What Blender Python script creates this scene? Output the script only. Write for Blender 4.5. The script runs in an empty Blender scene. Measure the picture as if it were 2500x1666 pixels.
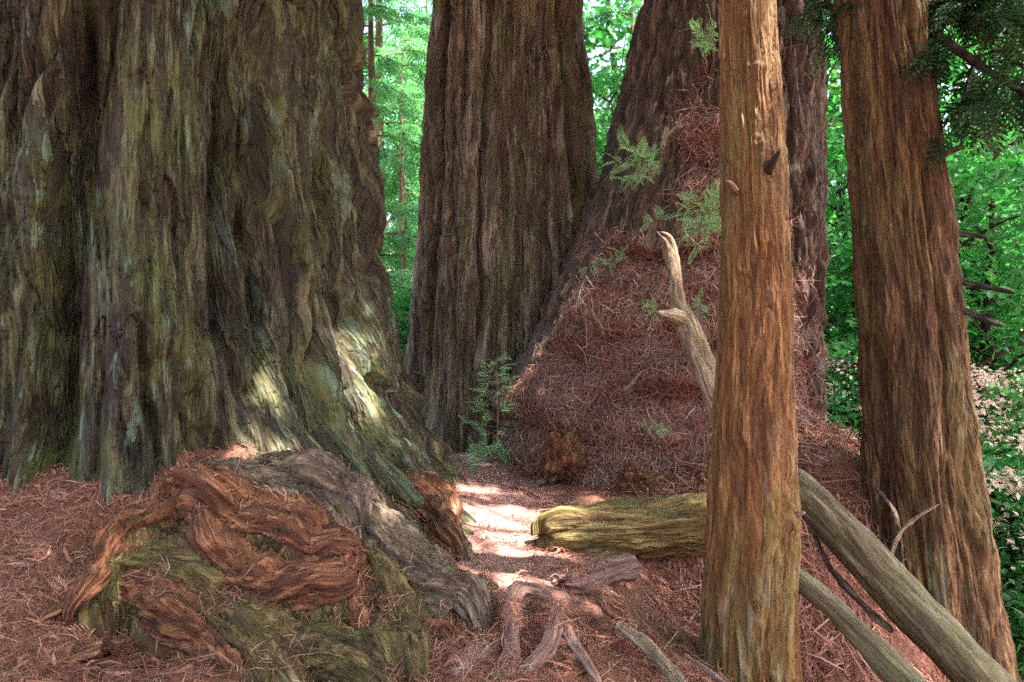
import bpy, math, random
import numpy as np
from mathutils import Vector

# ------------------------------------------------------------------ camera, sky, sun, exposure
scene = bpy.context.scene
COL = scene.collection
CAM_H = 1.5
FPX = 1667.0                                   # focal length in photo pixels (24 mm on 36 mm)
cam_data = bpy.data.cameras.new('camera'); cam_data.lens = 24.0; cam_data.sensor_width = 36.0
cam_data.clip_start = 0.05; cam_data.clip_end = 600
cam = bpy.data.objects.new('camera', cam_data); COL.objects.link(cam)
cam.location = (0, 0, CAM_H); cam.rotation_euler = (math.radians(90), 0, 0)
scene.camera = cam
cam_data.dof.use_dof = True; cam_data.dof.focus_distance = 4.6; cam_data.dof.aperture_fstop = 2.2

SUN = np.array((0.36, -0.17, 0.93)); SUN /= np.linalg.norm(SUN)      # direction towards the sun
world = bpy.data.worlds.new('World'); scene.world = world; world.use_nodes = True
wn = world.node_tree
bg = wn.nodes['Background']
sky = wn.nodes.new('ShaderNodeTexSky'); sky.sky_type = 'NISHITA'; sky.sun_disc = False
sky.sun_elevation = math.asin(SUN[2]); sky.sun_rotation = math.atan2(SUN[0], SUN[1])
sky.air_density = 1.0; sky.dust_density = 6.0; sky.ozone_density = 0.6
wn.links.new(sky.outputs['Color'], bg.inputs['Color']); bg.inputs['Strength'].default_value = 0.13
sun_data = bpy.data.lights.new('sun', 'SUN'); sun_data.energy = 3.6; sun_data.angle = math.radians(0.53)
sun_data.color = (1.0, 0.90, 0.80)
sun = bpy.data.objects.new('sun', sun_data); COL.objects.link(sun)
sun.rotation_euler = Vector(-SUN).to_track_quat('-Z', 'Y').to_euler()
scene.view_settings.view_transform = 'Standard'; scene.view_settings.look = 'None'
scene.view_settings.exposure = 3.12; scene.view_settings.gamma = 1.0
try: scene.view_settings.use_curve_mapping = False
except Exception: pass
scene.cycles.max_bounces = 6; scene.cycles.diffuse_bounces = 4; scene.cycles.transmission_bounces = 3
scene.cycles.transparent_max_bounces = 6
scene.cycles.use_denoising = False           # the photograph itself is grainy; keep the bark crisp

# ------------------------------------------------------------------ helpers
rng = np.random.default_rng(7)

def W(px, py, d):
    """world point seen in the photo at pixel (px, py), at depth d metres in front of the camera"""
    return np.array(((px - 1250.0) / FPX * d, d, CAM_H - (py - 833.0) / FPX * d))

_perm = np.random.default_rng(11).permutation(256).astype(np.int32)
_perm = np.concatenate([_perm, _perm])
_g = np.random.default_rng(12).normal(size=(256, 3)); _g /= np.linalg.norm(_g, axis=1)[:, None]
_g = _g.astype(np.float32)

def N(x, y, z, seed=0):
    """gradient noise, about -0.8 to 0.8"""
    x = np.asarray(x, np.float32) + seed * 17.31; y = np.asarray(y, np.float32) + seed * 5.77; z = np.asarray(z, np.float32) + seed * 9.13
    x, y, z = np.broadcast_arrays(x, y, z)
    xf = np.floor(x); yf = np.floor(y); zf = np.floor(z)
    xi = xf.astype(np.int32) & 255; yi = yf.astype(np.int32) & 255; zi = zf.astype(np.int32) & 255
    fx = x - xf; fy = y - yf; fz = z - zf
    u = fx * fx * fx * (fx * (fx * 6 - 15) + 10); v = fy * fy * fy * (fy * (fy * 6 - 15) + 10); w = fz * fz * fz * (fz * (fz * 6 - 15) + 10)
    def c(a, b, d):
        h = _perm[_perm[_perm[(xi + a) & 255] + ((yi + b) & 255)] + ((zi + d) & 255)]
        g = _g[h]
        return g[..., 0] * (fx - a) + g[..., 1] * (fy - b) + g[..., 2] * (fz - d)
    x00 = c(0, 0, 0); x00 += u * (c(1, 0, 0) - x00)
    x10 = c(0, 1, 0); x10 += u * (c(1, 1, 0) - x10)
    x01 = c(0, 0, 1); x01 += u * (c(1, 0, 1) - x01)
    x11 = c(0, 1, 1); x11 += u * (c(1, 1, 1) - x11)
    y0 = x00 + v * (x10 - x00); y1 = x01 + v * (x11 - x01)
    return (y0 + w * (y1 - y0)) * 1.5

def sstep(a, b, x):
    t = np.clip((x - a) / (b - a), 0, 1); return t * t * (3 - 2 * t)

def mesh_np(name, V, F, attrs=None, mats=(), smooth=True):
    """V (n,3), F (m,3) or (m,4) -> mesh"""
    V = np.ascontiguousarray(V, np.float32); F = np.ascontiguousarray(F, np.int32)
    me = bpy.data.meshes.new(name)
    k = F.shape[1]
    me.vertices.add(len(V)); me.vertices.foreach_set('co', V.ravel())
    me.loops.add(F.size); me.loops.foreach_set('vertex_index', F.ravel())
    me.polygons.add(len(F)); me.polygons.foreach_set('loop_start', np.arange(0, F.size, k, dtype=np.int32))
    try: me.polygons.foreach_set('loop_total', np.full(len(F), k, np.int32))
    except Exception: pass
    me.polygons.foreach_set('use_smooth', np.full(len(F), smooth, dtype=bool))
    for an, av in (attrs or {}).items():
        av = np.ascontiguousarray(av, np.float32)
        if av.ndim == 2:
            at = me.attributes.new(an, 'FLOAT_VECTOR', 'POINT'); at.data.foreach_set('vector', av.ravel())
        else:
            at = me.attributes.new(an, 'FLOAT', 'POINT'); at.data.foreach_set('value', av)
    me.update(calc_edges=True); me.validate()
    for m in mats: me.materials.append(m)
    return me

def obj(name, me, parent=None, loc=None):
    o = bpy.data.objects.new(name, me); COL.objects.link(o)
    if parent is not None: o.parent = parent
    if loc is not None: o.location = loc
    return o

def tag(o, label=None, cat=None, group=None, kind=None):
    if label: o['label'] = label
    if cat: o['category'] = cat
    if group: o['group'] = group
    if kind: o['kind'] = kind
    return o

def empty(name, loc=(0, 0, 0)):
    o = bpy.data.objects.new(name, None); COL.objects.link(o); o.location = loc
    return o

def grid_faces(nr, nc, wrap):
    i = np.arange(nr - 1)[:, None]; j = np.arange(nc if wrap else nc - 1)[None, :]
    j2 = (j + 1) % nc
    a = i * nc + j; b = i * nc + j2; c = (i + 1) * nc + j2; d = (i + 1) * nc + j
    return np.stack([a, b, c, d], -1).reshape(-1, 4)

def catmull(P, n):
    P = np.asarray(P, float)
    Q = np.vstack([2 * P[0] - P[1], P, 2 * P[-1] - P[-2]])
    seg = np.linalg.norm(np.diff(P[:, :3], axis=0), axis=1); cum = np.concatenate([[0], np.cumsum(seg)])
    t = np.linspace(0, cum[-1], n)
    k = np.clip(np.searchsorted(cum, t, side='right') - 1, 0, len(P) - 2)
    u = ((t - cum[k]) / np.maximum(seg[k], 1e-9))[:, None]
    p0, p1, p2, p3 = Q[k], Q[k + 1], Q[k + 2], Q[k + 3]
    return 0.5 * ((2 * p1) + (-p0 + p2) * u + (2 * p0 - 5 * p1 + 4 * p2 - p3) * u * u + (-p0 + 3 * p1 - 3 * p2 + p3) * u ** 3)

# ------------------------------------------------------------------ materials
class NT:
    def __init__(s, name):
        s.m = bpy.data.materials.new(name); s.m.use_nodes = True; s.t = s.m.node_tree; s.n = s.t.nodes; s.l = s.t.links
        s.bsdf = s.n['Principled BSDF']; s.out = s.n['Material Output']
        s.bsdf.inputs['Roughness'].default_value = 0.8
        s.bsdf.inputs['Specular IOR Level'].default_value = 0.4
    def set(s, sock, v):
        if isinstance(v, bpy.types.NodeSocket): s.l.new(v, sock)
        elif v is not None: sock.default_value = v
    def attr(s, name, out='Vector'):
        a = s.n.new('ShaderNodeAttribute'); a.attribute_name = name; return a.outputs[out]
    def scale(s, v, sc):
        m = s.n.new('ShaderNodeVectorMath'); m.operation = 'MULTIPLY'; s.l.new(v, m.inputs[0]); m.inputs[1].default_value = sc; return m.outputs[0]
    def noise(s, v, scale, detail=4, rough=0.55, dist=0.0):
        n = s.n.new('ShaderNodeTexNoise'); n.inputs['Scale'].default_value = scale; n.inputs['Detail'].default_value = detail
        n.inputs['Roughness'].default_value = rough; n.inputs['Distortion'].default_value = dist
        s.l.new(v, n.inputs['Vector']); return n.outputs['Fac']
    def ramp(s, f, stops):
        r = s.n.new('ShaderNodeValToRGB'); e = r.color_ramp.elements
        while len(e) < len(stops): e.new(0.5)
        for el, (p, c) in zip(e, stops):
            el.position = p; el.color = (c, c, c, 1) if isinstance(c, (int, float)) else (*c, 1)
        s.l.new(f, r.inputs['Fac']); return r.outputs['Color']
    def mix(s, f, a, b, mode='MIX'):
        m = s.n.new('ShaderNodeMix'); m.data_type = 'RGBA'; m.blend_type = mode
        s.set(m.inputs['Factor'], f)
        for k, v in ((6, a), (7, b)):
            if isinstance(v, tuple): v = (*v, 1) if len(v) == 3 else v
            s.set(m.inputs[k], v)
        return m.outputs[2]
    def math(s, op, a, b=None):
        m = s.n.new('ShaderNodeMath'); m.operation = op; s.set(m.inputs[0], a)
        if b is not None: s.set(m.inputs[1], b)
        return m.outputs[0]
    def bump(s, h, strength, dist, prev=None):
        b = s.n.new('ShaderNodeBump'); b.inputs['Strength'].default_value = strength; b.inputs['Distance'].default_value = dist
        s.l.new(h, b.inputs['Height'])
        if prev is not None: s.l.new(prev, b.inputs['Normal'])
        return b.outputs['Normal']

def bark_mat(name, dark, mid, light, patch=None, lichen_or_highlight=None, lichen_or_highlight_amt=0.5, moss=None, moss_amt=0.4, patch_amt=0.5, duff=None, fib=1.0, relief=1.0, flake=0.7, st=1.0):
    t = NT(name)
    bk = t.attr('bk'); hg = t.attr('hgt', 'Fac')
    fibre = t.noise(t.scale(bk, (1, 1, 0.09 * st)), 24 * fib, 5, 0.66, 0.35)
    col = t.ramp(fibre, [(0.36, dark), (0.49, mid), (0.63, light)])
    ln = t.noise(t.scale(bk, (1, 1, 0.07 * st)), 15 * fib, 3, 0.6, 0.5)
    groove = t.math('ABSOLUTE', t.math('SUBTRACT', ln, 0.5))
    gm = t.ramp(groove, [(0.0, 1.0), (0.035, 0.0)])
    fl = t.ramp(t.noise(t.scale(bk, (1, 1, 0.13 * st)), 15 * fib, 5, 0.64, 0.5), [(0.45, 0.0), (0.51, 1.0)])
    if patch:
        pm = t.ramp(t.noise(t.scale(bk, (1, 1, 0.4)), 1.7, 4, 0.6, 0.3), [(0.42, 0.0), (0.62, patch_amt)])
        col = t.mix(pm, col, patch, 'MIX')
        col = t.mix(t.ramp(fibre, [(0.36, 0.85), (0.55, 0.0)]), col, dark)
    if moss:
        mm = t.ramp(t.noise(t.scale(bk, (1, 1, 0.35)), 2.3, 6, 0.65), [(0.46, 0.0), (0.60, moss_amt)])
        col = t.mix(mm, col, moss)
    if lichen_or_highlight:
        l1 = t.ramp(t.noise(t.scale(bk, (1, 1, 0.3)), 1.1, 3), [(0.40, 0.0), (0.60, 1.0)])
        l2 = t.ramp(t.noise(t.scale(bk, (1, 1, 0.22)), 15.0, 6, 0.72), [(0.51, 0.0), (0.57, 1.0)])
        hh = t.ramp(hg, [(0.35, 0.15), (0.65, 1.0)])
        lm = t.math('MULTIPLY', t.math('MULTIPLY', t.math('MULTIPLY', l1, l2), hh), lichen_or_highlight_amt)
        col = t.mix(lm, col, lichen_or_highlight)
    inner = t.mix(0.30, dark, mid)
    col = t.mix(t.math('MULTIPLY', t.math('SUBTRACT', 1.0, fl), flake), col, inner)
    if duff:
        dm = t.attr('duff', 'Fac')
        dn = t.noise(t.scale(t.attr('bk'), (1, 1, 1)), 24, 5, 0.65)
        dc = t.ramp(dn, [(0.3, duff[0]), (0.5, duff[1]), (0.7, duff[2])])
        col = t.mix(dm, col, dc)
    col = t.mix(t.math('MULTIPLY', gm, 0.55 * relief), col, dark)
    t.l.new(col, t.bsdf.inputs['Base Color'])
    b0 = t.bump(t.ramp(groove, [(0.0, 0.0), (0.06, 1.0)]), 0.8 * relief, 0.012 / fib)
    b1 = t.bump(fibre, relief, 0.035 / fib, b0)
    b2 = t.bump(t.noise(t.scale(bk, (1, 1, 0.35)), 46 * fib, 4, 0.65), 0.5, 0.014 / fib, b1)
    b3 = t.bump(fl, min(1.0, flake + 0.2) * relief, 0.016 / fib, b2)
    t.l.new(b3, t.bsdf.inputs['Normal'])
    return t.m

def leaf_mat(name, c1, c2, trans=0.5, c3=None, tint=(0.85, 1.2, 0.6)):
    t = NT(name)
    r = t.attr('rnd', 'Fac')
    st = [(0.0, c1), (0.75, c2)] + ([(1.0, c3)] if c3 else [])
    col = t.ramp(r, st)
    t.l.new(col, t.bsdf.inputs['Base Color']); t.bsdf.inputs['Roughness'].default_value = 0.55
    tr = t.n.new('ShaderNodeBsdfTranslucent'); t.l.new(t.mix(1.0, col, tint, 'MULTIPLY'), tr.inputs['Color'])
    ms = t.n.new('ShaderNodeMixShader'); ms.inputs[0].default_value = trans
    t.l.new(t.bsdf.outputs[0], ms.inputs[1]); t.l.new(tr.outputs[0], ms.inputs[2]); t.l.new(ms.outputs[0], t.out.inputs['Surface'])
    return t.m

DUFF = ((0.080, 0.026, 0.016), (0.215, 0.078, 0.048), (0.36, 0.165, 0.110))
M = {}
DUFF_HEAP = ((0.070, 0.033, 0.026), (0.185, 0.094, 0.072), (0.33, 0.195, 0.155))
M['bark_giant'] = bark_mat('bark_giant', (0.017, 0.010, 0.007), (0.068, 0.055, 0.028), (0.155, 0.137, 0.075), patch=(0.105, 0.098, 0.032), patch_amt=0.65, lichen_or_highlight=(0.17, 0.26, 0.19), lichen_or_highlight_amt=0.75, moss=(0.090, 0.104, 0.026), moss_amt=0.75, fib=0.9, flake=0.75)
M['bark_grey'] = bark_mat('bark_grey', (0.055, 0.036, 0.025), (0.19, 0.138, 0.088), (0.38, 0.31, 0.24), patch=(0.22, 0.165, 0.090), patch_amt=0.65, lichen_or_highlight=(0.40, 0.38, 0.34), lichen_or_highlight_amt=0.7, moss=(0.140, 0.155, 0.060), moss_amt=0.65, fib=0.45)  # pale lichen tone paints backlit crest highlights along with real weathering
M['bark_mound'] = bark_mat('bark_mound', (0.030, 0.018, 0.014), (0.11, 0.065, 0.050), (0.24, 0.16, 0.13), patch=(0.13, 0.10, 0.05), moss=(0.09, 0.085, 0.03), moss_amt=0.35, duff=DUFF_HEAP)
M['bark_orange'] = bark_mat('bark_orange', (0.080, 0.030, 0.009), (0.245, 0.100, 0.025), (0.35, 0.19, 0.070), patch=(0.190, 0.125, 0.036), patch_amt=0.8, lichen_or_highlight=(0.36, 0.38, 0.28), lichen_or_highlight_amt=0.3, moss=(0.150, 0.120, 0.030), moss_amt=0.65, fib=1.0, relief=0.8, flake=0.6)
M['bark_right'] = bark_mat('bark_right', (0.040, 0.016, 0.007), (0.140, 0.066, 0.022), (0.245, 0.160, 0.072), patch=(0.155, 0.098, 0.026), patch_amt=0.7, lichen_or_highlight=(0.22, 0.25, 0.17), lichen_or_highlight_amt=0.45, moss=(0.115, 0.092, 0.022), moss_amt=0.5, fib=0.8, relief=0.85)
M['root_red'] = bark_mat('root_red', (0.050, 0.018, 0.009), (0.21, 0.075, 0.032), (0.36, 0.18, 0.10), patch=(0.30, 0.080, 0.030), patch_amt=0.65, moss=(0.12, 0.11, 0.025), moss_amt=0.35, fib=1.2, flake=0.6, st=2.0)
M['root_moss'] = bark_mat('root_moss', (0.035, 0.020, 0.008), (0.13, 0.085, 0.030), (0.27, 0.20, 0.09), patch=(0.18, 0.075, 0.028), moss=(0.105, 0.108, 0.020), moss_amt=0.8, fib=1.2, flake=0.6, st=2.0)
M['root_grey'] = bark_mat('root_grey', (0.045, 0.028, 0.020), (0.17, 0.115, 0.080), (0.36, 0.27, 0.21), patch=(0.23, 0.115, 0.060), moss=(0.13, 0.125, 0.04), moss_amt=0.6, fib=1.2, flake=0.6, st=2.0)
M['wood_moss'] = bark_mat('wood_moss', (0.085, 0.050, 0.018), (0.25, 0.175, 0.055), (0.42, 0.33, 0.15), patch=(0.28, 0.125, 0.038), patch_amt=0.6, moss=(0.165, 0.170, 0.040), moss_amt=0.75, fib=0.9, flake=0.3)
M['wood_pale'] = bark_mat('wood_pale', (0.16, 0.11, 0.065), (0.34, 0.25, 0.155), (0.52, 0.42, 0.30), moss=(0.22, 0.20, 0.085), moss_amt=0.45, fib=1.6)
M['log_bark'] = bark_mat('log_bark', (0.060, 0.040, 0.020), (0.125, 0.098, 0.050), (0.20, 0.175, 0.105), patch=(0.13, 0.120, 0.060), lichen_or_highlight=(0.30, 0.34, 0.25), lichen_or_highlight_amt=0.5, moss=(0.17, 0.165, 0.06), moss_amt=0.5, fib=1.3, relief=0.55, flake=0.5)
M['twig'] = bark_mat('twig', (0.09, 0.045, 0.035), (0.22, 0.125, 0.100), (0.36, 0.24, 0.205), fib=2.5, relief=0.6, flake=0.3)
M['twig_dark'] = bark_mat('twig_dark', (0.015, 0.010, 0.008), (0.05, 0.033, 0.022), (0.11, 0.08, 0.06), fib=2.0)
M['leaf_conifer'] = leaf_mat('leaf_conifer', (0.070, 0.22, 0.11), (0.15, 0.35, 0.19), 0.5, (0.25, 0.44, 0.22))
M['leaf_broad'] = leaf_mat('leaf_broad', (0.022, 0.13, 0.040), (0.065, 0.26, 0.080), 0.5, (0.20, 0.40, 0.15))
M['leaf_sun_tone'] = leaf_mat('leaf_sun_tone', (0.40, 0.38, 0.24), (0.80, 0.64, 0.58), 0.4, None, (1.0, 0.9, 0.85))  # overexposed sunlight on foliage, painted into the leaf colour
M['leaf_shade_tone'] = leaf_mat('leaf_shade_tone', (0.012, 0.040, 0.016), (0.030, 0.080, 0.028), 0.35)  # backlit shade of the hanging boughs put into their leaf colour
M['leaf_sprout'] = leaf_mat('leaf_sprout', (0.17, 0.36, 0.16), (0.38, 0.60, 0.33), 0.4)

def ground_mat():
    t = NT('duff_ground')
    geo = t.n.new('ShaderNodeNewGeometry'); p = geo.outputs['Position']
    a = t.noise(p, 26, 6, 0.7); b = t.noise(p, 1.3, 4, 0.6); c = t.noise(p, 90, 3, 0.6)
    col = t.ramp(a, [(0.3, DUFF[0]), (0.5, DUFF[1]), (0.72, DUFF[2])])
    col = t.mix(t.ramp(b, [(0.45, 0.0), (0.65, 0.45)]), col, (0.14, 0.085, 0.045))
    pm = t.attr('path', 'Fac')
    pc = t.ramp(a, [(0.3, (0.24, 0.105, 0.085)), (0.5, (0.38, 0.190, 0.158)), (0.75, (0.52, 0.33, 0.29))])
    col = t.mix(pm, col, pc)
    dm = t.attr('dry', 'Fac')
    dc = t.ramp(t.noise(p, 0.8, 5, 0.6), [(0.35, (0.07, 0.13, 0.03)), (0.6, (0.40, 0.30, 0.22))])
    col = t.mix(dm, col, dc)
    t.l.new(col, t.bsdf.inputs['Base Color'])
    n1 = t.bump(a, 0.8, 0.03); n2 = t.bump(c, 0.6, 0.012, n1); t.l.new(n2, t.bsdf.inputs['Normal'])
    return t.m
M['ground'] = ground_mat()

def litter_mat(name='litter', stops=None):
    t = NT(name); r = t.attr('rnd', 'Fac')
    col = t.ramp(r, stops or [(0.0, (0.070, 0.028, 0.020)), (0.35, (0.205, 0.074, 0.046)), (0.7, (0.34, 0.150, 0.100)), (0.92, (0.43, 0.26, 0.185)), (1.0, (0.52, 0.39, 0.30))])
    t.l.new(col, t.bsdf.inputs['Base Color']); t.bsdf.inputs['Roughness'].default_value = 0.75
    return t.m
M['litter'] = litter_mat()
M['litter_heap'] = litter_mat('litter_heap', [(0.0, (0.070, 0.034, 0.027)), (0.35, (0.195, 0.090, 0.066)), (0.7, (0.34, 0.185, 0.140)), (0.92, (0.46, 0.32, 0.25)), (1.0, (0.58, 0.46, 0.38))])

# ------------------------------------------------------------------ terrain
def wp(px, py, d, dz=0.0):
    p = W(px, py, d); return (p[0], p[1], p[2] + dz)
CTRL = [
    (0, 0, -0.05), (-3, 0, -0.1), (3, 0, -0.9), (6, 2, -3.0), (-6, 2, 0.1),
    (0, 3, -0.04), (-0.1, 4, 0), (-0.15, 5.3, 0), (-0.3, 7, 0), (-0.6, 9, 0), (-0.8, 10.5, 0), (0.2, 6.2, 0.01),
    (-2.25, 3, 0.0), (-1.7, 3, -0.06), (-2.9, 3.9, 0.36), (-3.4, 4.6, 0.64), (-4.1, 5.3, 0.74), (-2.55, 4.45, 0.60),
    wp(560, 1130, 4.7), wp(650, 1085, 4.9), wp(820, 1180, 4.75), wp(900, 1190, 5.2), wp(960, 1230, 5.2), wp(1050, 1330, 4.9, -0.03), wp(1130, 1370, 4.8),
    wp(860, 1330, 4.3, -0.22), wp(700, 1300, 4.3, -0.28), wp(520, 1290, 4.3, -0.26), wp(400, 1340, 4.15, -0.22), wp(330, 1270, 4.2, -0.02), wp(1000, 1400, 4.15, -0.14), wp(250, 1400, 3.8, -0.02), wp(180, 1480, 3.55),
    wp(420, 1440, 3.9, -0.26), wp(600, 1480, 3.9, -0.26), wp(760, 1500, 3.85, -0.24), wp(900, 1500, 3.8, -0.20), wp(1020, 1500, 3.75, -0.03),
    wp(450, 1620, 3.2, -0.01), wp(650, 1650, 3.15, -0.10), wp(850, 1650, 3.15, -0.14), wp(1050, 1650, 3.1, -0.08), wp(1130, 1540, 3.55),
    (-3.85, 6.8, 0.7), (-5, 5, 0.8), (-6, 7, 0.7), (-4, 9, 0.3), (-1.6, 9, 0.0), (-2, 12, -0.5),
    (0.5, 3, -0.14), (0.9, 3.2, -0.26), (1.4, 3.4, -0.42), (1.35, 4.4, -0.50), (0.9, 4.55, -0.22), (0.5, 4.7, -0.04), (0.45, 5.1, 0), (0.6, 4.0, -0.16),
    (1.0, 5.6, 0.03), (1.4, 5.4, -0.08), (0.8, 7, 0.03), (1.5, 6.6, 0.1), (2.2, 6.2, 0.12), (3.0, 6.6, 0.42), (3.45, 7, 0.46), (3.3, 6.3, 0.25),
    (2.2, 5.0, -0.62), (2.0, 3.6, -1.05), (2.8, 4.5, -1.35), (3.4, 5.2, -1.25), (4.2, 6, -1.5), (3, 3.5, -1.4), (2.75, 8.5, 0.4), (3.9, 8.0, 0.3),
    (4.5, 8.5, -0.6), (5, 6, -2.4), (5, 9, -1.6), (7, 7, -4), (7, 12, -4), (3, 12, -1), (0, 13, -0.3), (0, 16, -1), (-6, 12, -0.5), (10, 10, -5), (-9, 5, 0.5), (-9, 12, 0)]
CTRL = np.array(CTRL)
def _phi(r): return np.sqrt(r * r + 0.15 ** 2)
_A = _phi(np.linalg.norm(CTRL[:, None, :2] - CTRL[None, :, :2], axis=2)) - np.eye(len(CTRL)) * 0.02
_n = len(CTRL); _P = np.hstack([np.ones((_n, 1)), CTRL[:, :2]])
_S = np.block([[_A, _P], [_P.T, np.zeros((3, 3))]])
_w = np.linalg.solve(_S, np.concatenate([CTRL[:, 2], np.zeros(3)]))
def ground_h(x, y, rough=True):
    x = np.asarray(x, float); y = np.asarray(y, float); sh = x.shape; xf = x.ravel(); yf = y.ravel()
    xc = np.clip(xf, -9, 10); yc = np.clip(yf, 0, 16)
    z = _w[_n] + _w[_n + 1] * xc + _w[_n + 2] * yc
    for k in range(_n): z += _w[k] * _phi(np.hypot(xc - CTRL[k, 0], yc - CTRL[k, 1]))
    far = np.hypot(xf - xc, yf - yc)
    z = z - 0.06 * np.minimum(far, 25) + 0.22 * np.maximum(far - 45, 0)
    if rough:
        z = z + 0.10 * sstep(1.3, 2.2, xf) * np.abs(N(xf * 2.6, yf * 2.6, 0, 6)) + 0.05 * N(xf * 1.3, yf * 1.3, 0, 3) + 0.030 * N(xf * 4, yf * 4, 0, 4) + 0.016 * N(xf * 10, yf * 10, 0, 5)
    return z.reshape(sh)

def axis(lo, hi, step, far_lo, far_hi, g=1.22):
    a = list(np.arange(lo, hi, step)); s = step
    while a[-1] < far_hi: s *= g; a.append(a[-1] + s)
    b = []; s = step; v = lo
    while v > far_lo: s *= g; v -= s; b.append(v)
    return np.array(b[::-1] + a)
gx = axis(-4.2, 4.6, 0.035, -150, 150); gy = axis(2.4, 9.5, 0.035, -150, 200)
GX, GY = np.meshgrid(gx, gy)
GZ = ground_h(GX, GY)
px_ = np.interp(GY.ravel(), [2, 3, 4, 5.3, 7, 9, 11], [0.05, 0.0, -0.05, -0.1, -0.25, -0.6, -0.9])
pathm = np.exp(-((GX.ravel() - px_) / 0.55) ** 2) * sstep(3.2, 4.6, GY.ravel()) * sstep(13, 9, GY.ravel())
pathm = np.clip(pathm * 1.2 + 0.25 * N(GX.ravel() * 3, GY.ravel() * 3, 0, 9) * (pathm > 0.03), 0, 1)
dry = sstep(6, 12, GX.ravel()) * sstep(6, 10, GY.ravel()) + sstep(14, 20, GY.ravel())
ground = obj('ground', mesh_np('ground', np.stack([GX.ravel(), GY.ravel(), GZ.ravel()], 1), grid_faces(len(gy), len(gx), False),
             {'path': pathm, 'dry': np.clip(dry, 0, 1)}, [M['ground']]))
tag(ground, 'reddish forest floor of needle duff with a trodden path', kind='structure')

# ------------------------------------------------------------------ bark relief
_rt = np.random.default_rng(5).uniform(0, 1, 8192).astype(np.float32)
def strips(ang, circ, x, y, z, lat, w, ln, seed, jag):
    """overlapping fibrous bark strips of width w and length ln, each with its own height"""
    n = max(4, int(round(circ / w)))
    u = (ang / (2 * np.pi) + 0.5) * n + lat / w
    i = np.floor(u); fu = u - i; i = i.astype(np.int64) % n
    v = z / ln + _rt[(i * 73 + seed * 31) % 8192] * 7 + jag
    j = np.floor(v); fv = v - j; j = j.astype(np.int64)
    h = _rt[(i * 131 + j * 577 + seed * 17) % 8192]
    e = np.clip(np.minimum(fu, 1 - fu) * 2, 0, 1)
    p = e ** 0.45
    return p * (0.15 + 0.85 * h) * (0.40 + 0.60 * (1 - fv))
def bark(R, seed=1, s=1.0, deep=0.05, plate=0.03, fib=0.008, stretch=7.0, crack=0.012, sw=0.11, sl=0.8):
    x, y, z = R[:, 0], R[:, 1], R[:, 2]
    ang = np.arctan2(y, x); circ = 2 * np.pi * float(np.mean(np.hypot(x, y)))
    wx = N(x * 0.9 * s, y * 0.9 * s, z * 0.55 * s, seed) * 0.22 / s + N(x * 3 * s, y * 3 * s, z * 1.6 * s, seed + 6) * 0.05 / s
    wy = N(x * 0.9 * s, y * 0.9 * s, z * 0.55 * s, seed + 1) * 0.22 / s + N(x * 3 * s, y * 3 * s, z * 1.6 * s, seed + 7) * 0.05 / s
    lat = 0.7 * wx + 0.02 / s * N(x * 9 * s, y * 9 * s, z * 3 * s, seed + 12)
    jg = 0.22 * N(x * 30 * s, y * 30 * s, z * 3 * s, seed + 13)
    s1 = strips(ang, circ, x, y, z, lat, sw / s, sl / s, seed, jg)
    s2 = strips(ang, circ, x, y, z, lat * 1.3 + 0.013, 0.42 * sw / s, 0.45 * sl / s, seed + 1, jg * 1.5)
    x = x + wx; y = y + wy; zs = z / stretch
    n1 = N(x * 3.3 * s, y * 3.3 * s, zs * 3.3 * s, seed + 2)
    b1 = np.minimum(np.abs(n1) * 3.4, 1) ** 0.55
    n2 = N(x * 8 * s, y * 8 * s, zs * 8 * s, seed + 3)
    b2 = np.minimum(np.abs(n2) * 3.4, 1) ** 0.6
    n4 = N(x * 5.3 * s, y * 5.3 * s, z * 1.5 * s, seed + 4)
    pl = np.tanh(n4 * 8)
    n6 = N(x * 12 * s, y * 12 * s, z * 3.4 * s, seed + 8)
    pl2 = np.tanh(n6 * 7)
    n3 = N(x * 22 * s, y * 22 * s, zs * 15 * s, seed + 5)
    n5 = N(x * 44 * s, y * 44 * s, zs * 34 * s, seed + 9)
    cr = np.exp(-(N(x * 7 * s, y * 7 * s, z * 8 * s, seed + 10) / 0.05) ** 2)
    d = deep * 1.6 * (b1 - 0.75) + deep * 0.75 * (b2 - 0.75) + 0.6 * plate * pl + 0.35 * plate * pl2 + plate * 0.9 * (s1 - 0.4) + plate * 0.6 * (s2 - 0.4) + fib * (n3 * 1.5 + n5) - crack * cr * (0.3 + 0.7 * (n2 > 0))
    return d

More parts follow.
